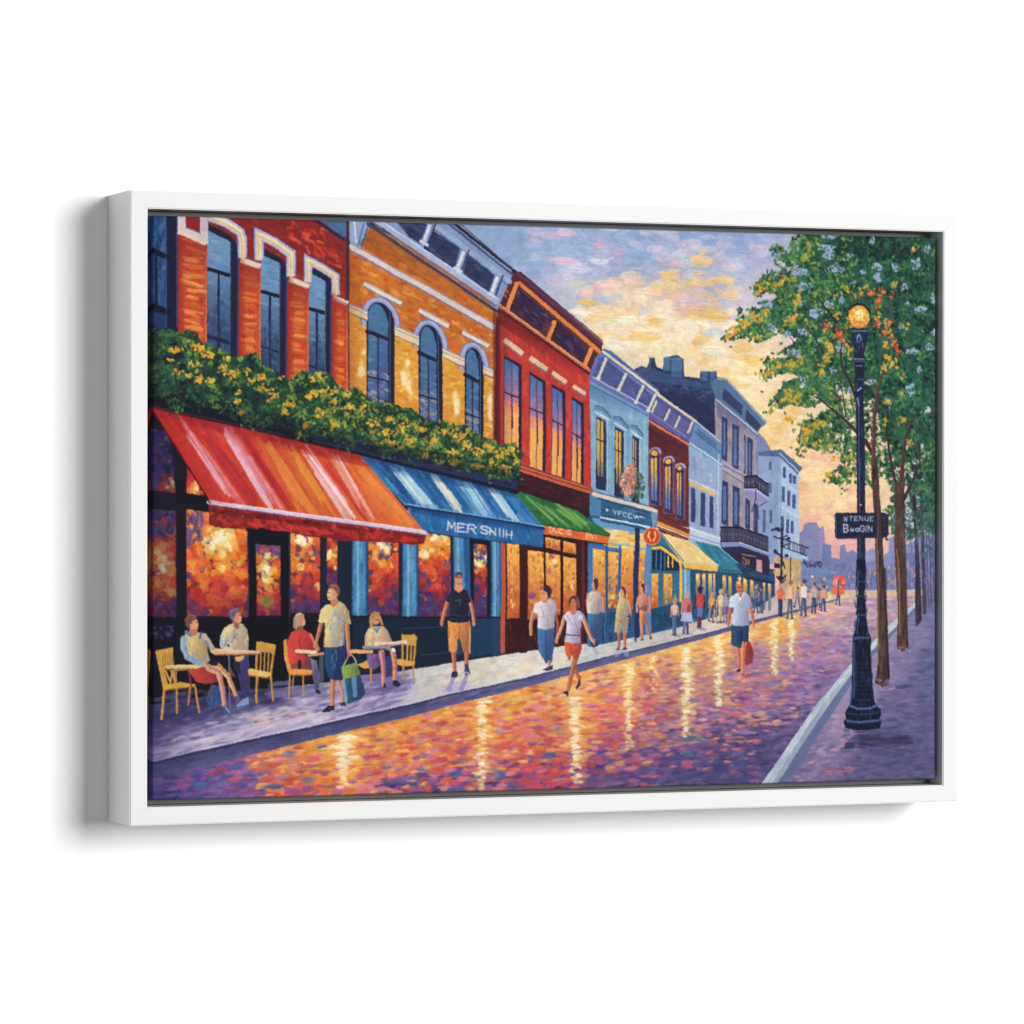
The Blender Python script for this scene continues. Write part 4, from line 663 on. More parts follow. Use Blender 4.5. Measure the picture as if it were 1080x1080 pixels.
poly([(537,516),(560,522),(610,539),(620,548),(644,563),(643,566),(573,556)], (40,112,62)); gm = mask([(537,516),(560,522),(612,539),(644,563),(573,554)])
def rake(p0, p1, q0, q1, c, w0, w1, gm, n=5, a=.75):
    """stripe raked down an awning from the top rail p to the front rail q"""
    for k in range(n):
        t = (k + .5) / n - .5; x0 = p0 + t * w0; y0 = p1; x1 = q0 + t * w1; y1 = q1 + t * w1 * .14
        a0, a1 = P([(x0, y0 + rng.normal(0, 2.5))])[0], P([(x1, y1 - abs(rng.normal(0, 2.)))])[0]
        L = math.hypot(*(a1 - a0)); ang = math.atan2(*(a1 - a0)[::-1])
        for s in range(3):
            f = .3 + .45 * rng.random(); u = rng.random() * (1 - f) + f / 2
            c_ = np.clip(K(c) + rng.normal(0, 7, 3), 0, 255); m_ = a0 + (a1 - a0) * u
            dab(m_[0], m_[1], L * f, (w0 + (w1 - w0) * u) / n * 1.5 * S, ang, c_, a, gm, .8)
brush(gm, 90, 14, 2.4, .58, 6, pal=[(40,112,62),(30,92,54),(56,134,72)], a=.65, aj=.05)
for p0, q0, w in [(553,590,2.4),(566,602,2),(583,617,3),(594,626,2.4)]: rake(p0, 521 + (p0-553)*.33, q0, 556 + (q0-590)*.14, (120,170,84), w, w*1.4, gm, 2, .7)
poly([(570,552.5),(643,565),(641,573.5),(574,563)], (222,104,50)); brush(mask([(570,552.5),(643,565),(641,573.5),(574,563)]), 34, 7, 2.6, .18, 6, pal=[(222,104,50),(206,84,44),(236,124,60)], a=.6, aj=.1); line([(571,553),(643,565.3)], .9, (36,60,50)); line([(574,563.8),(641,574)], 1.1, (50,26,30))
text('DUC:S', 580, 555.8, 10, 1.7, 3.9, 4.6, 1.5, (248,200,150), 1.15); text('IRVI', 617.5, 562.4, 10, 1.7, 3.6, 4.2, .7, (246,194,140), 1.05)
# blue awning
bl = [(372,478),(430,486),(540,516),(574,556),(574,560),(430,536)]; bm = mask(bl); poly(bl, (40,104,166)); brush(bm, 260, 22, 3, .84, 7, pal=[(40,106,168),(30,84,142),(58,130,188),(48,116,176),(84,150,196)], a=.65, aj=.04)
for p0, q0, w0, w1, c in [(398,441,5,7,(30,74,132)),(417,458,7,13,(166,204,226)),(411,449,2,4,(214,226,232)),(437,470,5,8,(36,90,152)),(455,487,6,12,(206,214,214)),(457,489,2,3,(236,220,170)),(466,498,5,6,(34,88,150)),(487,517,7,10,(160,198,222)),(482,508,3,4,(90,156,200)),(500,530,4,5,(36,92,156)),(514,545,6,10,(196,212,220)),(519,550,2,4,(150,196,222)),(530,562,5,6,(48,120,180))]:
    rake(p0, 479 + (p0-378)*.235, q0, 535 + (q0-430)*.165, c, w0, w1, bm, 5, .7)
poly([(428,533),(574,557),(573,577),(441,559)], (38,98,158)); vm = mask([(428,533),(574,557),(573,577),(441,559)]); brush(vm, 130, 8, 3, down, 6, pal=[(38,98,158),(52,120,176),(30,80,138),(44,110,168)], a=.65, aj=.12)
line([(428,534),(500,544),(575,557.5)], 2, (24,48,96)); line([(429,531.4),(574,555)], 1, (120,176,210)); line([(449,561),(573,577.5)], .9, (22,52,94))
text('MER', 473, 550, 10, 1.3, 8.2, 8.4, 2.5, (206,206,224), 1.75); text('S-', 507.5, 554.6, 10, 1.5, 7.6, 7.4, 1.0, (204,206,224), 1.7); text('N', 517, 556.6, 10, 1.5, 6, 7.4, 1.4, (204,206,224), 1.6); text('I', 526, 557.6, 1, .15, 6, 8, 1, (204,206,224), 1.6); text('I', 530, 558.2, 1, .15, 6, 8, 1, (200,204,222), 1.6); text('H', 534.5, 559.6, 10, 1.7, 5.6, 7.8, 1, (204,206,224), 1.6)
# red awning
rd = [(150,424),(157,427),(379,479),(449,562),(223,531),(150,412)]; rm = mask(rd); poly(rd, (204,50,42), 1, (226,106,46), ((200,500),(410,520))); brush(rm, 560, 26, 3.6, .9, 8, a=.6, aj=.05, hue=1.6)
brush(mask([(157,427),(379,479),(390,492),(166,440)]), 120, 16, 3, .5, 6, pal=[(190,44,42),(206,56,46),(176,38,42)], a=.5, aj=.2)
for p0, q0, w0, w1, c, n in [(178,240,6,12,(214,60,50),4),(190,252,3,20,(226,106,118),6),(189,248,1.5,5,(240,176,190),2),(206,275,8,16,(190,40,44),5),(236,293,8,20,(226,136,156),7),(234,288,3,6,(240,184,196),2),(252,311,6,9,(178,40,44),4),(278,328,8,20,(230,128,52),6),(270,318,3,8,(214,90,50),3),(296,346,5,10,(222,104,48),5),(304,355,5,8,(236,140,60),4),
  (318,374,8,16,(236,176,180),6),(321,380,2,5,(248,214,214),2),(334,393,7,10,(206,62,48),5),(346,404,6,9,(224,100,50),4),(350,392,4,8,(232,150,120),3),(356,398,2,5,(240,180,170),2),(360,418,6,12,(228,112,50),6),(370,434,6,12,(232,124,54),6),(372,440,3,5,(238,140,66),3)]:
    rake(p0, 432 + (p0-157)*.232, q0, 532 + (q0-223)*.137, c, w0, w1, rm, n, .72)
poly([(221,530),(450,562),(448,573),(436,575),(420,573),(400,572),(380,571),(362,571),(345,567),(325,566),(305,561),(290,560),(272,556),(255,558),(238,555),(228,556),(221,552)], (130,30,34)); sm = mask([(221,530),(450,562),(448,573),(420,573),(380,571),(345,567),(305,561),(272,556),(238,556),(221,552)])
brush(sm, 120, 8, 3.4, 1.2, 7, pal=[(186,40,38),(160,34,36),(206,56,42),(120,26,34)], a=.7, aj=.5); brush(mask([(223,534),(449,566),(449,568),(223,541)]), 60, 8, 3, .14, 5, pal=[(92,22,32),(110,28,34)], a=.7, aj=.1); brush(mask([(232,546),(290,551),(400,563),(445,568),(440,573),(300,560),(236,556)]), 60, 9, 3, .2, 5, pal=[(200,48,40),(184,40,38)], a=.7, aj=.2)
line([(221,529.5),(300,540.5),(449,562)], 4, (222,190,214)); line([(221,528),(449,560)], 1, (236,220,236)); line([(221,532),(449,564.4)], 1, (120,80,110)); line([(150,414),(222,530)], 1.6, (60,14,22), .8)
# beam and planter
poly([(150,402),(240,412),(380,460),(548,500),(548,520),(380,480),(157,429),(150,428)], (24,22,38)); poly([(330,452),(388,462),(546,500),(546,517),(390,480),(330,466)], (36,46,78)); brush(mask([(200,420),(388,462),(546,500),(546,514),(390,478),(200,430)]), 90, 14, 3, .24, 5, pal=[(38,46,76),(30,34,60),(50,66,100),(26,24,42)], a=.6, aj=.05)
line([(157,428),(380,479),(545,520)], 2.6, (20,16,28)); line([(330,455),(545,505)], 1, (64,82,118), .8); line([(157,427),(300,459)], .8, (70,60,90), .7)
# shade that belongs to the picture: under the beam, down the fronts, along the awnings
glaze([(157,427),(379,479),(384,492),(168,446)], (120,20,30), .5, 0, ((270,454),(266,470)))
glaze([(379,479),(540,517),(548,526),(388,494)], (14,40,90), .6, 0, ((460,498),(457,512)))
glaze([(430,533),(574,557),(574,563),(436,541)], (16,40,90), .5, 0, ((500,545),(499,554)))
glaze([(157,427),(200,437),(260,534),(223,531)], (150,20,30), .35, 0, ((190,480),(225,465)))
for x0, x1 in ((150,187),(197,261),(270,296),(307,338),(388,421),(441,476),(500,514)):
    glaze([(x0,600),(x1,600),(x1,652),(x0,652)], (60,22,50), 0, .3, ((x0,604),(x0,650)))
glaze([(150,440),(167,447),(186,478),(186,652),(150,652)], (30,18,50), .55, .3, ((150,440),(150,650)))
# ================================================================ flower box
hp = [(150,335),(158,345),(166,350),(178,348),(190,352),(198,348),(206,352),(214,362),(226,366),(240,374),(254,378),(264,374),(270,372),(276,382),(286,390),(298,396),(306,402),(314,396),(320,392),(330,396),(340,392),(350,396),(356,406),(366,414),(374,408),(382,414),(390,422),(400,426),(412,424),(424,430),(434,430),(444,440),(456,446),(470,444),(480,450),(490,448),(500,458),(512,462),(522,464),(532,472),(542,468),(550,476),(550,492),(546,502),(534,506),(520,504),(508,500),(494,498),(482,490),(468,492),(450,482),(430,480),(414,474),(400,472),(384,462),(366,464),(350,460),(336,462),(322,456),(316,462),(306,452),(290,448),(272,444),(256,446),(250,434),(232,432),(214,428),(200,420),(186,418),(166,418),(150,420)]
hm = mask(hp); poly(hp, (34,62,50))
brush(hm, 800, 6.5, 3.6, 0., 7, pal=[(24,42,44),(32,60,50),(40,78,54),(54,96,58)], a=.9, aj=1.6, clip=False, relief=.9, clump=13)
brush(hm, 1500, 4.2, 2.3, 0., 8, pal=[(24,46,44),(36,76,54),(48,102,60),(68,126,62),(98,148,64),(132,160,66)], a=.85, aj=1.6, clip=False, relief=1.0, clump=10)
brush(mask([(340,395),(550,475),(550,503),(340,460)]) * hm, 520, 3.4, 2.1, 0., 8, pal=[(60,100,56),(92,126,56),(130,146,56),(160,156,54),(196,160,50)], a=.8, aj=1.6, clip=False, relief=1.1, clump=9)
brush(mask([(150,335),(190,352),(200,420),(150,420)]) * hm, 200, 5, 3.2, 0., 7, pal=[(16,28,34),(26,50,44),(40,76,56),(66,106,66)], a=.85, aj=1.6, clip=False, relief=1.0, clump=12)
brush(hm, 260, 4, 2, 0., 7, pal=[(20,34,44),(34,52,70),(24,46,44)], a=.6, aj=1.6, relief=.6, clump=10)
for _ in range(46):
    x = 160 + rng.random() * 385; t = (x - 160) / 385; y = 421 + t * 82 + rng.normal(0, 3)
    for _k in range(9): z = P([(x + rng.normal(0, 4), y + rng.normal(0, 4))])[0]; dab(z[0], z[1], 3.4*S, 2*S, rng.random()*3, np.clip(K([(44,88,56),(66,116,60),(96,138,62),(30,60,50)][rng.integers(4)])+rng.normal(0,7,3),0,255), .85, None, 1)
fl = [(227,168,48),(236,186,62),(214,150,44),(240,172,48),(196,158,52)]
for x, y, rx, ry, n in [(185,370,9,3.5,14),(179,380,4,2,5),(211,368,8,8,22),(222,374,7,5,12),(236,389,6,6,12),(246,394,9,5,16),(212,400,5,5,10),(222,401,5,3,8),(198,396,4,3,6),(277,399,5,3,9),(266,402,5,3,8),(252,414,3,3,5),(251,425,4,3,6),(254,436,3,2,5),(280,409,8,6,10),(290,420,7,5,8),(306,427,7,3,10),(338,396,4,4,7),(330,400,5,4,8),(335,415,10,4,16),(350,413,6,4,8),(326,418,5,4,8),(338,435,7,6,12),(352,448,8,7,12),(322,450,4,6,8),(316,458,2,3,4),(300,436,6,5,6),
  (369,430,7,5,14),(366,416,5,4,6),(352,424,4,4,6),(382,430,5,5,7),(396,448,8,6,12),(410,442,6,5,10),(408,457,6,5,9),(425,452,8,6,14),(432,465,6,5,10),(412,468,4,3,8),(449,480,5,4,10),(401,467,3,2,4),(422,473,3,2,4),(444,452,5,6,9),(458,465,7,7,14),(470,455,7,4,10),(485,460,8,7,18),(492,470,8,6,16),(478,478,6,5,10),(505,478,8,5,10),(515,472,7,6,14),(528,480,8,7,16),(540,474,6,5,10),(519,490,4,5,9),(502,492,8,3,12),(534,495,8,5,14),(545,488,4,6,8),(240,378,4,3,4),(262,392,4,3,4),(466,488,7,3,6),(480,488,6,3,7),(205,384,8,4,7),(296,398,3,3,3),(188,392,6,5,5)]:
    for _ in range(int(n * 1.5)):
        q = P([(x + rng.normal(0,rx*.45), y + rng.normal(0,ry*.45))])[0]
        dab(q[0], q[1], 3.2*S*(.6+.7*rng.random()), 2.3*S*(.6+.6*rng.random()), rng.random()*3, np.clip(K(fl[rng.integers(5)]) + rng.normal(0,10,3),0,255), .92, None, 1.4)

glaze([(150,335),(176,350),(176,425),(150,420)], (10,16,26), .75, 0, ((152,380),(178,380)))
glaze([(160,400),(250,425),(400,465),(546,495),(546,506),(400,480),(250,447),(160,420)], (14,22,34), 0, .45, ((350,440),(346,462)))
# ================================================================ people
SKN = (222,156,116); SKD = (168,100,84)
def fur(m, n, pal, L=5, w=1.5, a=.5, aj=.35, ang=down): brush(m, n, L, w, ang, 7, pal=pal, a=a, aj=aj, relief=.7)
def limb(pts, w, w2, c=SKN, sh=None):
    line(pts, w, c, 1, w2)
    sh = sh or tuple(int(v * .74) for v in c)
    line([(x + w * .24, y) for x, y in pts], w * .42, sh, .75, w2 * .42); line([(x - w * .22, y) for x, y in pts], w * .22, tuple(min(255, int(v * 1.12) + 6) for v in c), .7, w2 * .22)
def garment(pts, pal, n=34, base=None):
    poly(pts, base or pal[0]); fur(mask(pts), n, pal); q = np.array(pts, float); xa, xb, ya, yb = q[:,0].min(), q[:,0].max(), q[:,1].min(), q[:,1].max(); dk = (pal[0][0]*.5+18, pal[0][1]*.42+14, pal[0][2]*.5+34)
    glaze(pts, dk, 0, .55, ((xa + (xb-xa)*.45, ya), (xb, ya + (yb-ya)*.12))); glaze(pts, tuple(min(255, v * 1.15 + 16) for v in pal[0]), .4, 0, ((xa, ya), (xa + (xb-xa)*.45, ya)))
    mm_ = mask(pts)
    for _ in range(4):
        z = P([(xa + (xb-xa)*rng.random(), ya + (yb-ya)*(.25+.6*rng.random()))])[0]; dab(z[0], z[1], (yb-ya)*.34*S, 1.3*S, 1.57+rng.normal(0,.35), dk, .4, mm_)
OC = [(212,156,60), (226,172,80), (190,132,52)]; OD = (120,78,40)
def bars(p, w, c=(208,150,62)): line(p, w, c); line([(x+w*.3,y) for x,y in p], w*.3, OD, .6)
# -- left cafe table with the first sitter
for p, q, c in [((165,742),(258,730),(70,66,112)),((290,732),(340,724),(110,104,150)),((395,726),(435,715),(112,92,150))]:
    for _ in range(16):
        z = P([(p[0]+(q[0]-p[0])*rng.random(), p[1]+(q[1]-p[1])*rng.random()+rng.normal(0,3.5))])[0]; dab(z[0], z[1], 22*S, 4*S, -.12, np.clip(K(c)+rng.normal(0,8,3),0,255), .5)
poly([(165,686),(183,682.4),(184,700),(186,722),(181,722),(180,706),(174,707),(178,722),(173,724)], (200,144,60)); fur(mask([(165,686),(183,682.4),(184,702),(169,705)]), 22, OC)
for k in range(5): line([(172+k*2.6,690),(173+k*2.5,702)], .9, (140,96,60), .8)
poly([(174,707),(180,706),(184,720),(178,722)], (40,30,34)); line([(175,707),(180,719)], 1.8, (214,160,80)); line([(182,708),(180,720)], 1.5, (200,150,76)); line([(186,708),(186.5,722)], 1.6, (176,130,70))
line([(166,687),(171,712),(174,727)], 3, (204,150,66)); poly([(173,722),(190,719),(207,721),(206,724),(186,727),(174,727)], (214,158,62)); line([(175,727.5),(205,724)], 1.4, (120,80,44))
bars([(173.5,727),(171,757)], 2.8); bars([(187,727),(187,751)], 2); line([(201,725),(199,743)], 2, (180,110,70)); bars([(206.5,724),(211,751)], 2)
poly([(225,722),(240,724),(236,742),(222,746),(218,738)], (50,76,128)); fur(mask([(225,722),(240,724),(236,742),(222,746),(218,738)]), 14, [(70,100,150),(40,60,110),(96,130,176)]); line([(224,721),(219,738)], 1.1, (110,80,76))
line([(242,692),(243,748)], 1.6, (110,100,130)); line([(200,708),(202,722)], 2, (120,60,60))
garment([(199,707),(212,702),(228,708),(230,719),(218,721),(208,719)], [(190,58,50),(206,72,56),(160,44,48)], 18)
poly([(173,703),(182,701),(208,701),(214,703),(206,706.5),(184,707)], (224,184,116)); line([(175,705.6),(207,706)], 1.4, (130,96,66)); line([(182,702),(205,702)], 1, (240,212,150))
limb([(229,701),(241,713),(247,727),(250,735)], 5.4, 3.6, (224,160,112)); limb([(221,704),(231,709),(234.5,722),(237,743)], 7.2, 4, (216,150,120), (172,108,110))
poly([(235,745),(239,743),(245,753),(243,756),(238,752)], (70,88,130)); line([(238,745),(243,752)], 1, (150,170,190)); poly([(248,734),(253,734),(255,741),(249,742)], (88,84,120)); line([(248,736),(244,731)], 1.1, (110,90,110))
garment([(191,676),(196,669),(203,666),(214,668),(218,672),(219,684),(222,697),(214,701),(204,700),(196,694)], [(216,192,116),(226,204,132),(150,160,150),(200,176,110)], 44); fur(mask([(202,688),(220,690),(222,699),(204,700)]), 12, [(150,160,170),(130,146,170)])
line([(194,674),(194,684),(198,693),(207,698),(217,701)], 6.4, (136,162,190), 1, 5); line([(192.6,674),(192.6,684),(197,692)], 1.4, (186,204,220), .8); fur(mask([(191,673),(197,674),(200,690),(215,697),(214,703),(200,700),(192,688)]), 16, [(120,148,184),(156,178,202),(100,128,170)])
line([(216,671),(221,679),(227,688)], 5, (196,176,150)); line([(217,676),(224,688)], 2, (110,140,180)); limb([(224,684),(230,688.5)], 3.4, 3, (216,160,130)); limb([(217,700),(222,705)], 4, 3.4, (206,140,110)); poly([(222,696),(232,697),(229,702),(223,702)], (30,28,42))
line([(197,667),(202,670)], 3.4, (100,120,170)); line([(213,668),(211,673)], 2.4, (80,100,150)); poly([(200.5,660),(208,662),(209,669),(204,671),(200,668)], (190,116,88)); dot(205,657.6,4.6,(222,150,108),1,6.4); poly([(207,655),(210,658.4),(209.4,664),(206,664)], (230,160,118)); line([(207,656.5),(209.4,656.8)], .8, (90,50,50)); line([(207.6,661.6),(209.4,661.5)], .7, (140,60,56))
poly([(196,659),(195,653),(199,648.5),(204,647.6),(208,650),(208,653),(203.5,655),(201.5,661),(198,663)], (112,76,72)); line([(198,650),(203,648.4),(207,650)], 1, (160,116,110)); dot(201.6,659,1.3,(206,136,98))
# -- man behind the second table, chair beside him
bars([(271.8,678),(270.5,709)], 2.6); bars([(289.6,681),(286,711)], 2.6); poly([(271.5,677.5),(274,676.5),(290,679.5),(291,682),(289.6,690),(272,687)], (214,158,66)); fur(mask([(271.5,677),(291,680),(289.6,690),(272,687)]), 16, OC)
for x in (275.6,279.5,283.6): line([(x,686),(x-.8,708)], 1.5, (196,140,60)); line([(x+1.6,688),(x+.6,707)], .9, (60,40,36))
garment([(252,690),(262,690),(264,710),(264,735),(257,738),(254,722),(249,700)], [(66,66,118),(84,84,136),(50,50,96)], 30); poly([(246,690),(253,690),(254,712),(247,706)], (40,38,64)); poly([(257,737),(263,735),(263,744),(252,748),(250,744)], (130,154,196)); line([(252,746),(262,744)], 1.6, (70,90,140))
garment([(232,680),(233,670),(237,662),(246,657),(256,658),(261,664),(262.5,675),(262,687),(235,687)], [(214,198,150),(196,180,140),(224,208,150)], 30); fur(mask([(232,672),(246,662),(254,664),(252,687),(234,687)]), 34, [(116,150,190),(140,168,196),(96,130,176),(190,150,120)]); fur(mask([(255,660),(262,668),(262,684),(257,686)]), 12, [(232,208,140),(220,196,130)])
line([(233.4,672),(235,684)], 1.4, (150,180,206)); dot(241,681,1.4,(40,54,90)); poly([(246.5,655),(252.6,655),(252.6,662),(249,664.5),(247,661)], (160,90,84)); dot(250,651,4.4,(214,136,108),1,6.2); poly([(252,647),(254.6,651),(254,657),(251,657)], (226,158,116)); line([(252,648.8),(254,649)], .8, (90,50,60))
poly([(241,650),(241.5,645),(246,641.5),(250,641),(252.5,643.4),(249,646),(246.5,652),(244,654.6)], (98,92,118)); line([(243,645),(249,642)], 1, (140,138,166)); line([(244,650),(246,656),(250,659)], 1.4, (150,96,110), .8)
poly([(222,687),(228,684),(240,685),(274,686.5),(275,688.6),(272,690.6),(228,691.6)], (226,178,130)); line([(228,691),(272,690)], 1.4, (130,86,76)); line([(230,686),(268,687)], 1, (240,206,166)); poly([(248,693),(258,691.6),(257,695),(252,698.4),(248.6,696.6)], (222,170,84)); poly([(243,702),(247,711),(250,714),(243,713)], (120,80,60), .8)
poly([(261.8,707),(264,705),(286,709),(286,712.4),(282,714.6),(263,712)], (234,184,98)); line([(263,713),(284,715)], 1.3, (150,100,50)); bars([(271.6,714),(271,740)], 2.6); bars([(286,713),(288.6,738)], 2.2)
# -- figure in red at the third table
poly([(299,675),(303,673),(306,690),(309,708),(304,708),(300,692)], (222,150,66)); line([(303,675),(308,706)], 1, (120,70,40)); bars([(306,711),(305,735)], 2, (196,150,80)); bars([(320,711),(320.4,733)], 1.8); line([(310,711),(308.6,727)], 1.5, (150,130,80))
garment([(306,694),(322,690),(331,694),(334,706),(328,709),(308,708)], [(122,62,66),(96,60,90),(150,70,66)], 24); garment([(328,694),(334,696),(338,712),(336,728),(333,727),(330,712)], [(104,108,136),(90,90,120),(130,130,150)], 16); poly([(333,727),(338,727),(339,731),(333,730)], (40,38,62)); poly([(337,690),(341,690),(342,716),(341,736),(337,728)], (120,130,150), .5)
garment([(303.5,690),(303.6,676),(307,667),(312,664),(322,664),(328,668),(333,678),(332,687),(322,690),(322,698),(306,700)], [(206,62,52),(190,50,48),(220,78,58),(176,42,46)], 50); line([(328,669),(333,680)], 2.4, (222,110,80)); limb([(333,678),(336,684),(332,689)], 4, 3.6, (214,124,90))
poly([(303,706),(316,704),(330,706.4),(329,710.5),(306,711.5)], (228,152,66)); line([(306,711.6),(328,711)], 1.2, (150,92,44)); poly([(314,696),(318,695),(318,705),(314.6,705)], (34,28,44)); line([(313.4,686),(333,687.6)], 3.6, (238,204,166)); line([(314,688.4),(331,689.8)], 1.2, (140,70,56)); poly([(324,690),(342,687),(342,690),(326,692)], (196,150,120))
poly([(314,658),(320,659),(320.5,664),(315,666)], (150,84,70)); dot(317.4,654,4.4,(206,136,104),1,6); poly([(320,650),(323,654.6),(322,659),(319,660)], (222,156,118)); poly([(310,662),(310,652),(313,647),(317,645.6),(321.4,648),(321,651.6),(317,651),(315.6,657),(313.4,664)], (190,156,110)); line([(311.4,662),(311.6,653)], 1.6, (140,130,130)); line([(313,648.5),(318,647)], 1.2, (220,190,140))
# -- man walking with the bag
limb([(339.6,655),(336,668),(332.6,682)], 4.4, 3, (196,126,100)); limb([(357,716),(361,728),(362,739)], 4.4, 3, (206,140,116)); limb([(351.6,714),(351,730),(350.6,743)], 6.2, 4.2, (208,132,96)); poly([(359,741),(364,740),(365.6,743.6),(360,744.6)], (52,50,92)); poly([(340,748.6),(346,744),(353,743.6),(353.4,748),(347,750.2),(341,750.6)], (40,30,48)); line([(347,747),(353,746)], .8, (90,70,90))
garment([(342.6,681),(365.6,681),(364,697),(360,717),(354,717),(347,715),(343,700)], [(34,60,106),(28,46,84),(44,76,122)], 34); fur(mask([(348,684),(357,684),(355,715),(348,713)]), 16, [(66,122,172),(84,140,186),(54,104,156)])
for h in ([(369,689),(365,697),(362,703)],[(370,689),(374,694),(377,701)]): line(h, 1.3, (206,166,120))
garment([(362,715),(380,710),(384,724),(385.4,731),(381,737),(367,741.5),(363,728)], [(36,80,112),(30,60,96),(44,104,124),(26,50,84)], 34); poly([(371,714),(376,713),(377,734),(373,736)], (96,150,190), .8); poly([(361,716),(364,716),(367,738),(364,738)], (150,170,196), .7); garment([(360,703),(376,698.4),(380.4,710.6),(376,713),(362,716.6)], [(126,156,76),(106,140,70),(146,172,84)], 18)
garment([(339,643),(344,638),(350,637),(358,634),(364,638),(368.4,645),(370.4,658),(364,660),(363.4,680),(355,682.6),(341.6,682),(342.6,668),(343,656),(339.6,657),(336,655)], [(216,196,134),(204,184,120),(230,210,150)], 60)
fur(mask([(351,640),(363,644),(363.4,681),(350,681)]), 80, [(140,158,190),(124,144,182),(160,170,190),(196,180,130)]); fur(mask([(346,648),(352,648),(351,664),(347,664)]), 9, [(150,160,180),(130,146,180)]); fur(mask([(362,640),(369,648),(370,657),(365,658)]), 10, [(232,204,120),(220,190,110)]); line([(363.6,660),(363,680)], 1.3, (90,100,140)); line([(343,660),(342.4,680)], 1, (170,130,70))
limb([(366,659),(367,674),(368,687)], 4.6, 4, (204,132,96)); dot(368.4,689,2.5,(196,120,92),1,3.4); poly([(349,628),(355,629),(358,636),(352,641),(349,637)], (190,122,92)); dot(351,625.6,5.2,(218,148,108),1,7.2); poly([(347,622),(345,627.6),(346.4,632.6),(350,634),(350,622)], (232,176,126)); line([(346,625),(348.4,624.8)], .8, (100,56,50)); line([(346,630.4),(348.6,630.4)], .8, (150,70,60))
poly([(346.4,621),(347.6,617.6),(352,615.6),(357,617.4),(359.4,622),(357.6,629),(355.4,629.6),(355,624),(351,620.4)], (128,76,66)); line([(350,617.4),(356,618.4)], 1.2, (168,106,90)); dot(354.6,627,1.4,(206,138,100))
# -- seated woman and the last chair
bars([(425,669),(425,699)], 2.4); bars([(439,671),(436.6,700)], 2.4); poly([(424,668.6),(437,668),(439.8,670),(439,680),(425,679)], (214,156,68)); fur(mask([(424,668.6),(439,668.6),(439,681),(425,680)]), 14, OC); line([(430,680),(429.6,697)], 2, (206,150,66)); line([(434,680),(433.6,697)], 2, (196,140,60)); line([(427.6,681),(427.4,696)], 1.2, (40,30,40)); line([(432,681),(431.6,696)], 1.2, (40,30,40))
poly([(417,694.6),(423,694),(437.6,697),(437,701),(425,702),(418,699)], (230,166,72)); bars([(426,701),(426,715)], 2.1); bars([(436.4,700),(436,715.4)], 1.9)
poly([(377,701),(388,696),(393,703),(384,705)], (228,160,68)); bars([(391.6,702),(391.6,719)], 2); garment([(387,690),(402,689),(404,700),(394,706),(389,702)], [(120,96,148),(98,70,110),(140,60,80),(88,76,132)], 24); poly([(404,692),(416,690),(414,712),(406,714)], (56,60,110)); 
limb([(402.6,688),(404.4,700),(404.6,722)], 6, 3.8, (214,136,124), (150,90,120)); limb([(414.6,686),(416.8,700),(416.6,717)], 6, 4.2, (222,140,96), (160,96,130)); poly([(405,718),(408,724),(404,725)], (44,36,66)); poly([(414.4,717),(418,716),(424,721.4),(419,724),(414.6,721)], (34,34,62))
garment([(384.6,682),(385,670),(389,663),(396,660),(405,660),(410,666),(414,676),(408,679),(404,684),(390,684)], [(222,190,140),(206,170,130),(232,206,156),(200,160,110)], 44); fur(mask([(391,668),(396,668),(396,684),(391,684)]), 8, [(150,160,160),(130,150,170)]); line([(386.6,671),(386,682)], 2, (214,150,110)); line([(395,663),(398,666),(400,661)], 2.4, (96,140,170))
dot(396.6,652,4.6,(214,142,102),1,6.6); poly([(389.8,662),(389.6,652),(392,646.6),(396,644.6),(400,646),(402.6,652),(404.6,659),(402,659),(399,650),(395.6,650.6),(393.4,657),(394,662)], (196,136,84)); fur(mask([(390,662),(390,650),(393,646),(396,646),(394,662)]), 9, [(214,160,104),(160,104,74)]); line([(396.4,653),(399.6,654)], .9, (96,60,80))
line([(371,687),(392,687)], 3.6, (232,172,110)); line([(384,682.6),(411,683)], 3.4, (134,140,150)); line([(386,685),(408,684)], 1.1, (70,70,96)); line([(397,678.6),(412,678.6),(427.6,676)], 4.2, (234,206,180)); line([(400,680.8),(427,678)], 1.1, (150,104,100)); dot(415,684.6,2.2,(232,224,206))
# -- man in dark shirt
for a_, b_ in [((479,714),(474,727)),((493,711),(487,727))]: line([a_, b_], 4, (146,134,182), .75, 5.5)
limb([(472,633),(468.4,646),(466.6,654)], 4.2, 3.2, (220,126,86)); dot(466.2,656.6,2,(206,120,90),1,3); limb([(496,633),(499,646),(500,654)], 4.2, 3.2, (220,140,104), (140,80,90)); dot(500,657,2,(216,140,110),1,3)
limb([(478.6,686),(479.4,698),(480,708)], 5.2, 3.6, (206,110,76)); limb([(492.6,686),(492.4,694),(492,701)], 5, 3.8, (206,110,90)); poly([(477,709),(482.6,707.6),(483.4,713),(480,715),(476.4,714.6)], (44,38,74)); poly([(490,700),(494,700),(496.4,711),(490.6,712.4)], (66,58,104)); line([(491.6,709),(495.6,711)], 1.3, (190,180,200))
garment([(472.6,654),(496,654),(497,668),(496.4,689),(489,687),(485.6,672),(483,674),(481.6,688),(474,686.4)], [(228,144,66),(216,124,60),(236,164,84)], 44); fur(mask([(480,658),(485,658),(483,686),(480,686)]), 9, [(206,116,80),(196,110,96)]); line([(496.2,660),(496,688)], 1, (240,190,130)); line([(485,660),(485.4,672)], .9, (150,70,50))
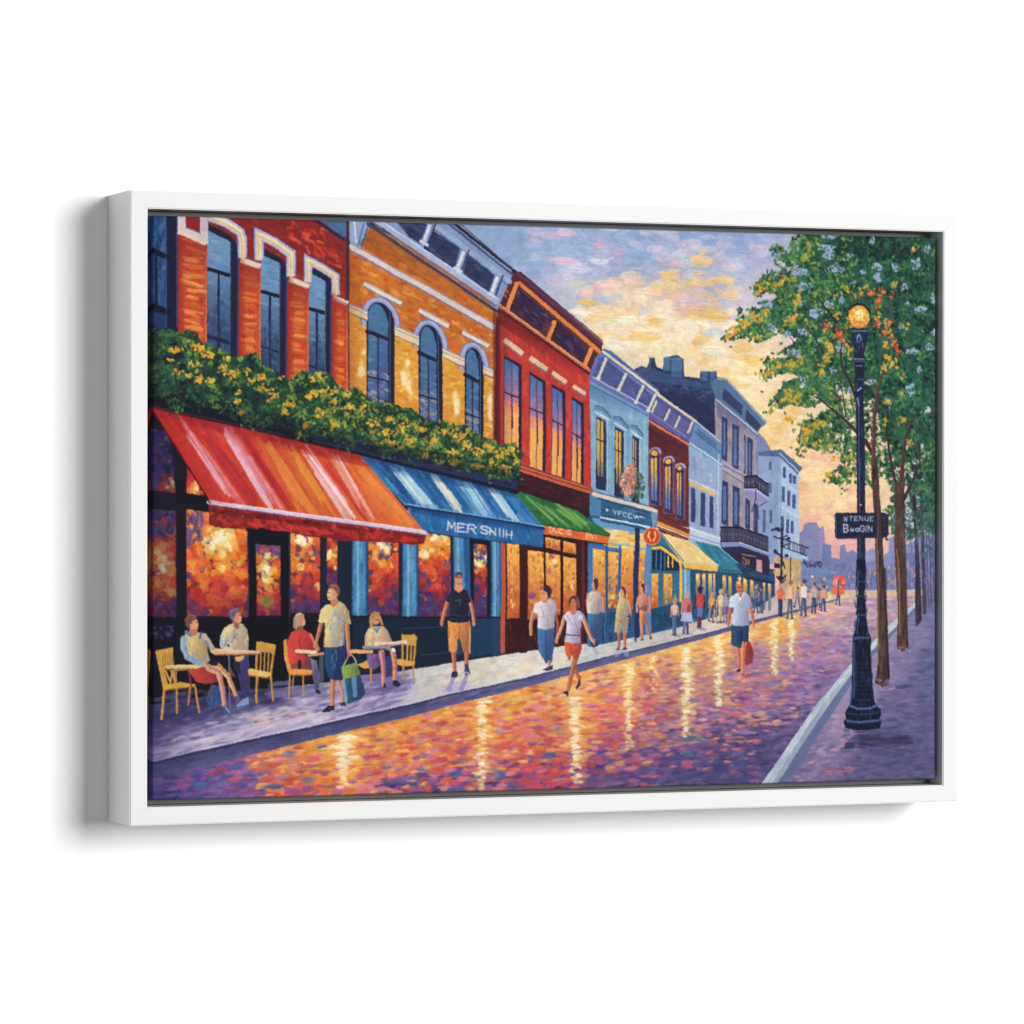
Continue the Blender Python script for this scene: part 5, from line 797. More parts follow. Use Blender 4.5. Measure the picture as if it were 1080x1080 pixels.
garment([(475.6,622.6),(480,620),(488,620),(493.4,623),(498.4,633),(494.6,635.6),(494.4,655),(485,656.4),(474.8,655),(475,636),(470,633)], [(30,34,54),(22,26,42),(38,44,66)], 40); line([(479,633),(486,632),(484,638)], .8, (90,96,120), .8); line([(477,648),(490,650)], .8, (70,76,104), .7); line([(494,625),(498,634)], .9, (110,96,120))
poly([(480.6,616),(487,616),(488,621.4),(484,625),(479,621)], (226,140,96)); dot(483.8,610.4,4,(222,140,98),1,6.6); line([(481,608.2),(487,608.4)], 1.3, (110,60,56)); line([(482,615),(486,615)], .8, (170,80,66)); poly([(479.6,608),(480.4,604.4),(483.6,602.4),(487,604),(488,608),(484,605.6)], (84,60,62))
# -- pair in front of the brown shop
limb([(562.6,645),(560,658),(560.4,669)], 4, 3, (216,146,116)); limb([(586.4,646),(588.6,658),(588,671)], 3.4, 2.4, (176,84,64)); garment([(567,662),(585.4,662),(584.6,680),(581.6,699),(575.6,699),(568.4,687)], [(64,112,162),(52,92,142),(84,136,180),(44,80,128)], 44); line([(576,666),(577,694)], 1, (34,62,108)); limb([(579,698),(579.6,703)], 3.4, 3, (200,140,120)); poly([(572,706),(578,703),(583,701),(583,705.6),(577,707)], (52,48,90))
garment([(562.6,645),(564,637),(568,634),(573,632.6),(581,631.6),(586,634.6),(587.6,645),(585.4,647),(585,662),(576,664),(567,662.6),(567.4,648)], [(216,212,214),(200,202,214),(224,206,180),(232,226,220)], 50); fur(mask([(580,634),(587,636),(586,645),(581,643)]), 8, [(150,170,200),(170,180,206)]); line([(570,639),(579,639)], .8, (190,170,160)); line([(569,650),(576,652)], .8, (180,170,176))
poly([(570.6,629),(576.6,630),(577,635),(572.6,636)], (206,124,92)); dot(573.4,627.4,4,(224,150,108),1,6.2); poly([(573,620),(575,616.8),(579,617.4),(582,622),(581,629),(578,630.6),(576.4,624),(573,623)], (56,36,60)); line([(570,621),(573,618.6)], 2, (160,90,80)); line([(571.4,625.4),(574.4,625.6)], .8, (130,70,60))
for x, y, w in [(604,742,12),(596,734,5)]: z = P([(x,y)])[0]; dab(z[0], z[1], w*S, 3*S, 0, (150,130,170), .5)
limb([(605.6,697),(608,708),(611,717)], 4, 2.6, (178,100,74)); limb([(595.6,650),(591.6,664),(587.4,675)], 4.2, 2.8, (222,150,116)); dot(587,677,1.8,(206,134,106),1,2.6); limb([(615.6,652),(621,666),(627.4,680)], 4.6, 3, (226,160,124), (170,100,84)); 
limb([(608.4,689),(604.6,704),(601.4,716),(599,728)], 6.6, 3, (190,106,76)); poly([(593,729.4),(598,727.6),(600,731),(599,734),(597,731.4)], (46,36,70)); poly([(607,725.4),(611,716),(612.6,716.6),(612,722.6),(609,727)], (56,44,84))
garment([(595.4,677),(613.6,677),(614,683),(611,692),(606,695),(603,690),(601.4,697.6),(597,690)], [(208,84,52),(222,98,58),(190,66,48)], 24)
garment([(595.6,648),(599,644.4),(604,643.4),(612,644),(616.6,648),(617.4,653),(613.6,655),(612.6,667),(613,677.6),(604,678.4),(595.6,677),(598,664),(597.6,654),(595,652)], [(200,196,220),(216,208,220),(180,176,206),(226,206,196)], 50); line([(597.6,669.6),(612.6,670)], 1.1, (90,66,90)); fur(mask([(608,646),(616,650),(615,655),(609,652)]), 8, [(240,224,210),(228,214,210)])
poly([(601.6,642),(607.4,641),(608,647),(604.4,649),(601.6,645)], (196,116,88)); dot(604.4,635.4,3.8,(206,120,84),1,5.6); poly([(600,642),(599.6,633),(602,628.6),(606,627),(610.6,629),(612,636),(611,642.4),(608,642),(608,634),(605,630.6),(602,633),(601.4,638)], (98,56,58)); line([(609,631),(611,640)], 1.1, (170,104,84)); line([(602.4,634.4),(604,634.4)], .7, (80,40,44)); line([(605.4,634.4),(607,634.4)], .7, (80,40,44)); line([(603.4,638.6),(605.6,638.6)], .7, (150,50,50))
# -- three women further on
for a_, b_ in [((627,684),(630,688)),((650,690),(654,686)),((661,690),(658,685))]: line([a_, b_], 5, (150,150,190), .6)
garment([(622,646),(633.4,646),(632,662),(630,674),(626,675),(624,662)], [(62,104,146),(80,124,164),(46,82,124)], 26); poly([(624,680),(627,682.6),(631.4,680),(631,677),(627.6,678),(625,677)], (48,36,60)); limb([(627,674),(627,679)], 2.4, 2, (206,140,116))
garment([(619.4,634),(620,625.6),(625,622.8),(632,624),(634.6,630),(635,645),(630,647),(620,646.6),(619,640)], [(206,196,176),(186,184,190),(222,200,160),(214,160,150)], 40); line([(619.6,626),(619,637)], 2, (214,150,140)); line([(635.6,630),(636.4,645)], 2, (220,140,110)); dot(627,616.6,3,(222,140,90),1,5); poly([(625.6,612),(627.6,609),(630.4,610),(631.2,616),(630,622),(627.4,621.6),(627,614)], (74,44,72)); line([(626.6,619),(626.8,623)], 2.2, (206,130,96))
limb([(653,665),(652.8,682)], 3.6, 2.4, (196,110,80)); limb([(659.4,665),(658.8,682)], 4, 2.6, (206,116,80)); poly([(649,685.6),(653,682),(653.6,685)], (60,46,84)); poly([(656,684.6),(659,681.6),(662.4,683.4),(658,685.4)], (76,54,96)); garment([(651.4,636),(654,630.4),(658,629.6),(662,632),(664,640),(663,655),(661.6,667),(656.8,667),(655.6,658),(653.4,668),(648,666),(649.6,650)], [(218,194,120),(200,182,130),(226,206,130)], 44)
fur(mask([(655,634),(663,634),(662.6,654),(656,668),(653,666)]), 24, [(150,166,180),(124,150,180),(180,180,170)]); limb([(663.6,633),(665.4,643),(665.2,648.6)], 2.8, 2.2, (228,140,110)); poly([(661,650),(666,647),(664,651)], (70,40,60)); dot(656.4,624.6,2.8,(220,150,110),1,5); poly([(655,620),(657,618.2),(660,620),(661,626),(659.6,629),(657.8,622.6)], (96,50,72)); line([(654,625),(654.4,633)], 1.5, (240,206,160))
limb([(681,654),(683.6,664),(685.8,672)], 3.2, 2.2, (190,110,80)); limb([(677,654),(676.8,674)], 4.2, 2.6, (226,140,100)); poly([(674.8,675.4),(677,673),(678.8,675)], (46,32,56)); poly([(684.6,674),(686.6,670.6),(688,673.6)], (46,32,56)); garment([(674.6,642),(682,642.6),(681.6,653),(679,657),(674.8,656)], [(236,150,74),(224,130,66)], 12)
garment([(673,634),(674.4,627.6),(678,625.4),(683,627),(684.8,632),(682.8,644),(675,643)], [(220,150,118),(230,130,100),(190,120,120)], 24); poly([(675,640),(683,638),(682.6,645),(675,643)], (110,60,96), .7); line([(685,629),(685.8,638),(685,645)], 2.4, (230,128,104)); line([(673.4,630),(672.2,638),(672,645)], 2, (222,150,128)); dot(677.6,621,2.6,(226,150,104),1,4.8); poly([(676.4,617),(678,614.8),(680.4,616),(681,622),(680,626),(678.4,620)], (84,50,58)); line([(681.4,617),(682.4,624)], 1.1, (206,150,120))
# -- small walkers
def walker(x, y0, y1, top, legs, hair=(70,44,56), w=4.2, hd=SKN, split=.5, step=1.6, sh=True):
    step = step + rng.normal(.3, .7); split = split + rng.normal(0, .02)
    h = y1 - y0; hr = h * .066; yt = y0 + h * .17; yw = y0 + h * split
    if sh: z = P([(x + 1.5, y1 + .6)])[0]; dab(z[0], z[1], h*.32*S, h*.05*S, .1, (130,118,168), .6)
    line([(x-.8,yw),(x-step,y1-1)], w*.5, legs, 1, w*.34); line([(x+.9,yw),(x+step*.7,y1-.6)], w*.5, tuple(int(v*.8) for v in legs), 1, w*.34); line([(x-step-.8,y1-.6),(x-step+.6,y1-.8)], 1.2, (46,38,66)); line([(x+step*.7-.4,y1),(x+step*.7+1,y1-.2)], 1.2, (46,38,66))
    pts = [(x-w*.5,yt+h*.04),(x-w*.2,yt),(x+w*.25,yt),(x+w*.55,yt+h*.05),(x+w*.42,yw),(x-w*.42,yw)]; poly(pts, top); fur(mask(pts), 8, [top, tuple(min(255,v+20) for v in top), tuple(int(v*.84) for v in top)], 3.4, 1.4)
    line([(x-w*.56,yt+h*.06),(x-w*.7,yw+h*.03)], w*.2, hd); line([(x+w*.6,yt+h*.06),(x+w*.66,yw+h*.02)], w*.2, tuple(int(v*.8) for v in hd)); dot(x, y0+hr*1.25, hr*.9, hd, 1, hr*1.25); dot(x+hr*.3, y0+hr*.8, hr*.9, hair, 1, hr)
walker(711.4,631,669.5,(226,176,158),(90,120,164),(200,120,84),6,split=.48); walker(723.6,624,668,(214,110,116),(110,100,150),(170,160,176),7.4,split=.5); poly([(719,646),(729,646),(731,656),(718,655)], (176,178,212)); poly([(725,638),(728,638),(728,646),(724,646)], (180,50,60))
walker(737.6,619,661.5,(206,62,58),(120,60,70),(44,36,60),7.6,(60,40,60)); poly([(735,641),(741,641),(740.4,651),(735.4,650)], (96,110,160)); line([(737,662),(744,665)], 2.4, (120,116,168), .6)
walker(750,625,655,(240,160,76),(170,140,120),(210,140,90),4.4); poly([(751,638),(755,640),(754,648),(750,648)], (60,60,104)); walker(754.6,630,657,(70,80,120),(200,180,150),(80,70,90),2.6,sh=False); walker(759.8,621.5,656.5,(224,204,150),(216,188,140),(190,170,130),6); walker(765.2,623,656,(150,150,196),(130,120,170),(90,90,130),4.6)
# -- man in the road with the red bag
for _ in range(8): z = P([(784+rng.normal(0,3), 716+rng.normal(0,3))])[0]; dab(z[0], z[1], 7*S, 2.4*S, 0, (236,150,90), .5)
limb([(770.4,640),(768.8,652),(768,660)], 4.2, 3, (200,112,88)); limb([(791.4,640),(793.8,651),(795,660)], 3.8, 2.6, (206,120,88)); limb([(777.6,681),(779.2,694),(779.4,706)], 4.6, 2.8, (206,120,92)); line([(777.4,708),(780,707)], 2.2, (36,30,56)); garment([(787,679),(789,676),(792,677.6),(795.2,690),(793,699),(788,702),(784.4,699),(785,688)], [(176,66,46),(156,52,44),(196,84,56)], 26); line([(788,679),(787,697)], .8, (110,34,36))
limb([(784,677),(783.2,694),(783,711)], 5.4, 3, (224,136,96)); poly([(781.4,711),(785,709.6),(784.6,713.6),(782,713.6)], (150,90,100)); garment([(771.4,659),(790,659),(789.4,677.6),(783,676.6),(781.6,683.4),(776.4,682.4),(771,679)], [(40,68,102),(30,52,84),(60,92,124)], 34); line([(782,661),(781.8,678)], 1, (22,34,62))
garment([(768,640),(770,630.6),(776,625.4),(785,624),(790,628),(793,639),(789.6,641),(790,659),(781,660.6),(773,659.6),(773.4,641)], [(196,204,222),(176,188,214),(214,214,226)], 40); fur(mask([(776,632),(788,632),(789,659),(775,659)]), 26, [(150,174,208),(166,188,216),(136,160,198)]); poly([(778.6,625),(783.6,624.6),(782.4,631),(780,631)], (200,120,90)); line([(777.6,626),(780.6,632),(784.6,625.4)], .9, (232,232,240)); dot(779.4,618.4,3.9,(216,124,92),1,6.2); dot(778.6,614.4,2.2,(240,190,150),1,1.6); line([(776.8,619.6),(782,619.6)], 1.1, (120,60,60)); poly([(781,612),(783.4,614),(783.6,621),(782.2,618)], (96,60,60)); line([(778,623),(781,623)], .8, (150,60,56)); line([(772,628.6),(769,634)], 1.6, (236,234,240), .8)
# -- far lamp cluster and the crowd at the end of the street
LB = (34,36,64)
line([(825,560),(824,634)], 2.4, LB); line([(814,559.4),(819,558),(822,560),(826,557.6)], 2, LB); line([(816,566),(822,568),(830,565)], 1.3, LB); dot(820,557.6,2.6,LB,1,1.6); dot(831.5,568,2.4,LB,1,1.6); line([(825,577),(833,573)], 1.2, LB); line([(818,583),(825,586)], 2, LB); dot(818,581.6,2.2,LB); dot(829.6,586,2.2,LB,1,1.5); poly([(817,594),(823,594),(823,599),(817,599)], LB); line([(826,592),(828,599)], 1.6, LB); dot(819,590,3,(236,170,90),.8); dot(819,603,3,(230,170,80),.8); line([(820,608),(824,612),(829,607)], 2, LB); line([(824,615),(829,611)], 1.5, LB); dot(824,609,2.6,LB)
walker(823.4,615,649,(226,110,74),(66,70,124),(210,130,110),7); walker(833.6,612,651.5,(232,190,140),(84,100,130),(150,100,84),5.4); walker(847.8,611,649,(226,214,206),(84,104,150),(90,66,70),6.6); walker(858.4,614,646,(196,170,160),(64,78,124),(110,70,80),5.4); walker(868.4,617.4,644,(222,160,124),(70,96,146),(60,60,100),5.4); walker(803,618,646,(70,80,120),(60,80,110),(60,50,70),4,sh=False); walker(841.4,618.6,640,(150,130,160),(90,96,140),w=3,sh=False); walker(863.2,620,640,(150,130,160),(90,96,140),w=3,sh=False); walker(797.5,616,646,(90,110,150),(70,100,140),(170,120,110),4,sh=False)
walker(884,614,638,(206,70,56),(60,76,130),w=4); 
for p, c in [([(876.6,618),(879,610),(884,605),(889,607.4),(892.4,613),(891,618),(884,617)],(216,84,66)),([(876,626),(877.6,619.6),(884,618),(891,620.4),(890.6,626),(884,628)],(228,104,56)),([(877,616),(880,610),(884,609),(883,617)],(232,150,130)),([(886,617),(889,611),(892,615)],(236,130,110))]: poly(p, c)
fur(mask([(876,627),(877,611),(884,605),(892,612),(891,627)]), 22, [(206,62,50),(232,110,60),(226,80,60),(240,150,120)], 4, 1.8, .7, .8, 0.); line([(884,612),(884,628)], 1, (60,50,80)); dot(882.6,616.8,1.4,(120,150,190)); line([(884,616),(890,616.6)], 1.2, (90,70,90))
# ================================================================ the trees
crown = [(846,240),(835,251),(832,262),(815,257),(808,262),(816,272),(826,275),(812,283),(805,290),(803,296),(794,301),(795,308),(803,310),(812,308),(822,312),(812,318),(800,326),(793,324),(780,326),(776,333),(779,342),(765,349),(762,357),(770,361),(784,356),(790,363),(803,362),(816,355),(824,352),(842,356),(834,366),(816,371),(812,377),(802,386),(802,399),(808,403),(816,396),(832,393),(842,398),(826,404),(822,412),(814,420),(810,428),(812,437),(822,431),(834,427),(852,431),(868,424),(878,430),(862,438),(846,446),(843,456),(840,468),(846,478),(858,474),(872,480),(884,478),(890,490),(874,498),(876,508),(886,512),(897,508),(906,505),(920,514),(932,500),(940,520),(934,545),(938,560),(950,566),(966,572),(990,560),(990,240)]
holes = [(820,270,5,4),(872,263,9,5),(874,271,8,3.4),(878,250,5,2.6),(845,287,10,5),(884,284,10,6),(920,254,3.6,5),(897,270,5,2.4),(925,281,6,4),(945,282,7,4.6),(966,279,6,6),(978,264,3.6,5.4),(925,293,5,5),(900,297,4,3),(848,302,9,4.6),(911,287,4,3),(954,303,4,4),(808,321,8,4),(860,330,7,6),(875,320,5,4),(828,335,3,5),(888,317,3,4),(958,321,3,3.6),(971,328,7,5),(984,316,4,6),(815,345,5,5),(962,371,7,4),(980,366,5,4),(886,366,5,6),(918,403,6,3),(885,408,5,6),(960,410,5,7),(978,433,3.4,5),(919,446,3,3),(845,350,8,4),(838,372,9,5),(846,402,4,5),(902,432,6,7),(870,448,8,4),(885,462,6,5),(913,468,5,6),(900,455,8,3),(930,470,3,8),(858,420,5,3),(868,400,5,4),(970,390,3,4),(950,345,2.6,3),(938,425,3,5),(895,492,7,5),(915,492,4,6),(925,520,3,8),(950,520,4,10),(962,500,3,4),(975,505,3.4,3),(958,545,4,12),(940,485,3,5),(812,413,0,0),(955,470,3,5),(920,425,4,5),(972,470,2.6,4),(968,530,3,9),(984,350,2.4,4),(798,345,3,2.4),(862,360,5,4),(878,392,4,5),(850,408,5,3),(896,412,4,5),(858,440,4,3),(876,458,5,3),(905,478,5,6),(888,470,4,3),(936,470,3,6),(946,500,3,7),(932,340,3,3),(830,352,4,3),(846,320,4,3),(868,250,4,2.4),(860,300,2.4,2)]
cm = mask(crown)
hm2 = np.zeros_like(cm)
def blob(x, y, rx, ry):
    t = np.linspace(0, 2*math.pi, 13)[:-1]; r = 1 + rng.normal(0, .2, 12)
    return np.c_[x + rx*np.cos(t)*r, y + ry*np.sin(t)*r]
for h_ in holes:
    if h_[2]: hm2 = np.maximum(hm2, mask(blob(*h_)))
put(hm2 * mask([(780,240),(990,240),(990,420),(930,420),(800,400)]), np.full((NY, NX, 3), 1, np.float32) * K((134,160,194)), .75)
for x, y, rx, ry in holes:
    if rx and y < 380:
        for _ in range(int(rx*ry/6)+3):
            z = P([(x+rng.normal(0,rx*.5), y+rng.normal(0,ry*.5))])[0]; dab(z[0], z[1], 4.4*S, 2.6*S, rng.random()*3, np.clip(K([(136,164,200),(150,172,204),(122,152,194),(150,166,200)][rng.integers(4)])+rng.normal(0,5,3),0,255), .6, None, 1)
cm = cm * (1 - hm2)
und = cm * mask([(846,240),(990,240),(990,470),(935,500),(925,430),(905,420),(860,385),(820,350),(840,300)]); put(und, np.full((NY, NX, 3), 1, np.float32) * K((30,70,56)), .9)
put(cm * mask([(990,470),(990,560),(965,560),(955,500)],[(790,300),(850,280),(850,340),(800,350)],[(815,380),(870,370),(900,470),(850,470),(820,430)]), np.full((NY, NX, 3), 1, np.float32) * K((44,86,60)), .8)
GD = [(24,62,52),(32,80,60),(20,48,44),(40,92,64),(28,70,58)]; GM = [(46,104,62),(64,122,66),(36,88,62),(80,130,66)]; GY = [(206,156,40),(228,172,52),(176,160,56),(236,150,44),(150,150,60)]
LG = [(96,134,66),(128,150,64),(70,120,66)]
brush(cm, 1500, 6, 3.4, 0., 7, pal=[(16,40,40),(22,56,48),(30,76,58),(42,98,64)], a=.85, aj=1.6, clip=False, relief=.9, clump=16)
brush(cm, 2200, 4.2, 2.3, 0., 7, pal=[(20,56,48),(30,80,58),(44,104,66),(62,124,68),(92,142,72)], a=.85, aj=1.6, clip=False, relief=1.1, clump=12)
for x, y, rx, ry, n in [(836,272,22,12,60),(815,302,18,8,50),(790,346,20,9,60),(830,332,20,14,60),(858,300,14,14,40),(828,388,22,8,60),(850,362,16,12,40),(838,418,22,9,50),(866,404,14,12,40),(862,452,20,12,60),(890,440,14,14,40),(895,478,12,12,30),(880,300,14,14,40),(925,340,12,20,40),(940,400,16,20,40)]:
    for _ in range(n): z = P([(x+rng.normal(0,rx*.5), y+rng.normal(0,ry*.5))])[0]; dab(z[0], z[1], 4.2*S, 2.6*S, rng.random()*3, np.clip(K([(44,108,64),(70,130,68),(34,86,58),(100,148,72),(54,116,74)][rng.integers(5)])+rng.normal(0,7,3),0,255), .85, None, 1)
cm2 = cm * mask([(760,250),(900,240),(905,420),(930,520),(870,520),(760,440)]); brush(cm2, 900, 3.6, 2.0, 0., 8, pal=[(40,96,62),(64,122,66),(96,144,70),(136,160,70),(170,170,66)], a=.8, aj=1.6, clip=False, relief=1.1, clump=10)
brush(cm * mask([(900,245),(990,240),(990,560),(935,560),(930,400)]), 800, 4.6, 2.6, 0., 6, pal=[(18,44,44),(24,60,52),(34,84,66),(50,110,86)], a=.8, aj=1.6, clip=False, relief=1.0, clump=14)
brush(cm * mask([(880,250),(950,250),(950,275),(880,272)]), 90, 6, 3.6, 0., 5, pal=[(20,40,40),(26,54,46),(16,34,38)], a=.75, aj=1.6)
brush(hm2 * mask([(790,380),(935,380),(960,560),(840,520)]), 90, 3, 1.8, 0., 7, pal=GM + GD, a=.85, aj=1.6, clip=False)
brush(hm2, 620, 3.0, 1.6, 0., 7, pal=GM + GD, a=.8, aj=1.6, clip=False)
for x, y, n in [(812,434,5),(806,399,5),(845,479,6),(874,508,8),(889,513,6),(843,474,5),(844,479,3),(935,540,8),(941,552,8),(766,360,4),(800,312,5),(880,503,8),(896,505,6),(905,510,6),(940,565,6)]:
    for _ in range(n): z = P([(x+rng.normal(0,4), y+rng.normal(0,3))])[0]; dab(z[0], z[1], 3.2*S, 2.2*S, rng.random()*3, K(GM[rng.integers(4)])*.85, .9, None, 1)
# limbs and trunks
BK = (66,42,46)
for pts, w0, w1, c in [
  ([(921,480),(913,466),(904,456),(894,446),(882,436),(870,426),(862,419)],4.6,1.2,(54,36,44)),([(905,426),(896,402),(888,388),(886,372),(889,360)],3.4,1.1,(46,34,44)),([(890,425),(886,400),(884,390)],1.2,.8,(60,40,44)),([(876,412),(890,424),(892,440)],1.6,1,(50,36,44)),
  ([(882,340),(874,330),(862,314),(850,298)],2.6,1,(30,34,44)),([(868,372),(856,352),(848,342)],1.6,.8,(34,40,46)),([(838,362),(832,354)],1.1,.6,(60,50,60)),([(883,302),(876,285),(868,275)],1,.6,(30,40,44)),([(960,310),(964,296),(972,280)],1,.6,(24,34,40)),
  ([(921,490),(922,440),(926,410),(932,392),(935,375)],5,1.6,(84,52,50)),([(926,540),(921,490)],7,5,(92,58,50)),([(944,508),(938,480),(935,455),(936,430)],3.6,1.2,(52,38,46)),([(950,510),(952,485),(955,460),(962,440)],5.4,1.6,(74,48,48)),([(952,528),(961,510),(970,488),(968,465)],4,1,(56,42,48))]:
    line(pts, w0, c, 1, w1); line([(x-w0*.22,y) for x,y in pts], w0*.24, tuple(min(255,int(v*1.5)) for v in c), .7, w1*.24)
def trunk(pts, pal, n):
    poly(pts, pal[0]); m = mask(pts); brush(m, n, 12, 1.5, down, 7, pal=pal, a=.75, aj=.05, relief=1.2)
trunk([(918,484),(925,484),(930,560),(935,640),(938,700),(938.6,722),(930,724.6),(922.6,720),(926,700),(925,620),(922,555)], [(76,52,50),(60,42,48),(98,72,60),(46,32,44),(84,62,56)], 200)
line([(933,600),(937,715)], 2.6, (40,30,44), .7); line([(924,560),(926.6,620),(926,700)], 1.3, (160,120,80), .7)
trunk([(944,508),(954,508),(953,560),(955,620),(957,670),(958.6,684),(951,688),(946,684),(947,640),(943,580)], [(84,58,52),(108,76,56),(60,42,48),(74,52,52)], 130); line([(953,520),(955,600),(957,680)], 2, (46,34,46), .7); line([(945.5,580),(948,600),(949,670)], 1.1, (186,130,66), .8)
trunk([(962,524),(966,520),(970,600),(972,655),(966,661),(965,640),(965,570)], [(54,42,58),(44,36,52),(76,58,66)], 60); trunk([(970,530),(973,530),(976,600),(977,648),(973,648),(972,600)], [(70,62,84),(52,46,70)], 30)
for x, b in [(979,640),(982,637),(985,634),(987,640)]: line([(x-2,560),(x,b)], 1.5, (70,66,100), .85)
brush(mask([(935,540),(990,540),(990,640),(976,640),(972,600)]), 90, 7, 2, down, 7, pal=[(100,100,150),(84,96,130),(120,112,160),(60,84,90)], a=.5, aj=.1)
brush(mask([(960,540),(990,530),(990,590),(976,600)]), 60, 4, 2.4, 0., 6, pal=[(44,84,76),(60,100,84),(80,110,110)], a=.8, aj=1.6, clip=False)
brush(mask([(915,716),(945,716),(945,728),(915,728)],[(943,682),(962,682),(962,691),(943,691)]), 30, 7, 2.2, 0., 7, pal=[(150,120,160),(180,150,180),(110,90,140)], a=.6)
# warm leaves over everything
def leaves(lst, pal, s=2.8):
    for x, y, rx, ry, n in lst:
        for _ in range(n):
            z = P([(x+rng.normal(0,rx*.5), y+rng.normal(0,ry*.5))])[0]; dab(z[0], z[1], s*1.3*S*(.6+.7*rng.random()), s*S*(.6+.6*rng.random()), rng.random()*3, np.clip(K(pal[rng.integers(len(pal))])+rng.normal(0,9,3),0,255), .9, None, 1.5)
leaves([(803,302,6,4,14),(798,308,4,3,6),(819,300,6,5,10),(826,293,3,4,5),(797,335,8,5,18),(786,343,8,5,18),(775,350,6,4,14),(768,355,4,3,8),(806,330,5,4,8),(840,320,5,8,12),(836,340,7,5,14),(842,310,4,5,6),(800,356,6,3,8),(884,333,4,5,8),(895,345,5,8,10),(894,368,4,6,10),(874,366,6,8,18),(872,380,5,8,16),(866,392,5,6,12),(876,372,4,6,8),(893,305,5,3,6),(914,302,3,3,4),(907,310,4,5,6),(963,264,4,3,5),
  (925,335,4,6,8),(936,342,6,8,14),(934,362,5,6,8),(937,378,6,6,12),(932,388,5,4,8),(941,385,4,6,7),(812,393,8,5,18),(822,386,8,4,14),(835,385,8,5,14),(845,380,5,5,8),(806,398,4,3,6),(832,415,7,6,14),(828,424,7,5,14),(840,418,6,6,10),(812,432,3,3,4),(850,455,7,6,16),(858,448,8,5,14),(848,463,6,6,12),(866,446,5,4,8),(862,468,6,4,8),(878,470,5,4,8),(880,484,5,4,7),(873,500,4,4,7),(900,480,4,4,6),(905,500,4,4,5),(950,415,4,4,6),(951,443,4,5,8),(960,467,3,4,6),(953,345,5,4,8),(935,425,4,4,5),(932,446,4,5,6),(943,300,5,4,6),(830,440,0,0,0),(832,442,5,2.6,7)], [(222,164,44),(236,176,58),(190,158,52),(238,152,44),(160,156,60)])
leaves([(848,270,6,5,10),(852,262,6,6,10),(836,296,4,4,5),(943,300,6,4,9),(860,310,6,3,6),(953,398,5,6,9),(890,303,6,3,6)], [(140,150,60),(116,140,62),(170,160,56)])
leaves([(871,345,4,6,16),(884,352,5,5,18),(888,358,3,3,6),(920,310,5,5,14),(927,316,5,5,14),(930,306,4,4,9),(925,324,3,3,6),(942,362,4,5,10),(947,368,3,4,8),(926,340,4,6,12),(932,350,5,5,12),(941,312,2,4,4),(939,342,3,4,4),(938,354,4,5,8)], [(222,84,46),(234,108,54),(206,66,44),(240,140,70)], 2.5)
# ================================================================ the street lamp
IR = (24,34,60); IL = (62,88,136)
poly([(901,370),(911,370),(910.6,420),(912,470),(912.4,590),(911,622),(905,622),(903.6,590),(903.4,470),(902,420)], IR); brush(mask([(902,372),(911,372),(912,500),(912,620),(904,620),(903,500)]), 120, 9, 1.4, down, 5, pal=[(28,38,64),(42,60,98),(20,26,46),(34,50,84)], a=.7, aj=.05)
line([(905.6,420),(906.4,588)], .9, (90,112,156), .8); dot(907.6,533,.8,(206,214,230)); line([(905,412),(908,409)], 1.6, (150,170,206)); line([(904,420),(906,428)], 1.2, (120,140,180))
poly([(897.6,346),(916,346),(913.6,362),(911,372),(912,378),(910,380),(901,380),(900,376),(901.6,370),(899,360)], (28,36,60)); brush(mask([(898,347),(916,347),(912,372),(901,372)]), 22, 5, 1.6, down, 5, pal=[(40,54,86),(24,30,52),(60,84,124)], a=.7); dot(905.6,357,2.6,(110,136,184),1,5); dot(905.8,358,1.3,(36,44,76),1,3.4); line([(899,349.6),(914,349)], 1.8, (72,116,140)); line([(900.6,381),(911.6,381)], 2.4, (54,68,104)); line([(901,378.6),(911,378.6)], .9, (130,150,190)); poly([(900.6,382),(912,382),(911,388),(911.6,398),(902,398),(902.6,388)], (26,32,54)); line([(903,386),(909,386)], 1, (110,126,166)); line([(904,400),(910,400)], 1, (80,96,140))
dot(906,331.4,12.6,(40,30,40),.9,12.2); dot(905.8,333.6,11.4,(226,150,50),1,12); brush(mask([(895,324),(901,322),(911,322),(917,328),(917,338),(911,345),(901,345),(895,339)]), 90, 3.2, 2.2, 0., 8, pal=[(238,180,70),(246,206,110),(226,150,50),(250,222,140),(214,130,44)], a=.85, aj=1.6, relief=1.4); brush(mask([(899,326),(910,326),(911,338),(900,338)]), 34, 2.8, 2, 0., 5, pal=[(255,240,190),(252,226,150),(248,214,120)], a=.9, aj=1.6, relief=1.8); line([(896,344),(905.8,346),(915,344)], 1.6, (190,120,50))
line([(895.6,327),(899,322.6),(906,320.2),(912,322),(916.6,327)], 2, (34,26,36))
poly([(880,543),(882,541),(934,541),(937,543.4),(937,564),(934.6,567),(883,568.6),(880,566)], (30,36,60)); brush(mask([(881,542),(936,542),(936,566),(882,567)]), 80, 9, 2.6, 0., 4, pal=[(32,38,64),(26,30,50),(42,50,82),(30,34,54)], a=.65, aj=.3); line([(881.2,545),(881.6,565)], .9, (64,84,134), .8); line([(884,568.6),(904,568)], .8, (150,120,150), .6)
WT = (176,180,206)
text('WTENUE', 889.6, 545.0, 10, 0, 3.6, 4.4, 1.95, WT, .95); text('B', 889.4, 553.2, 10, 0, 4.6, 8, 0, WT, 1.5); text('waGIN', 896.8, 555.0, 10, 0, 4.0, 5.8, 1.2, WT, 1.15)
poly([(925,541),(929.6,541),(930.4,568),(924.4,568)], (70,48,50)); line([(929.2,541),(930.4,568)], 1.4, (34,26,38)); line([(925.6,541),(926,566)], .9, (130,84,76), .8)
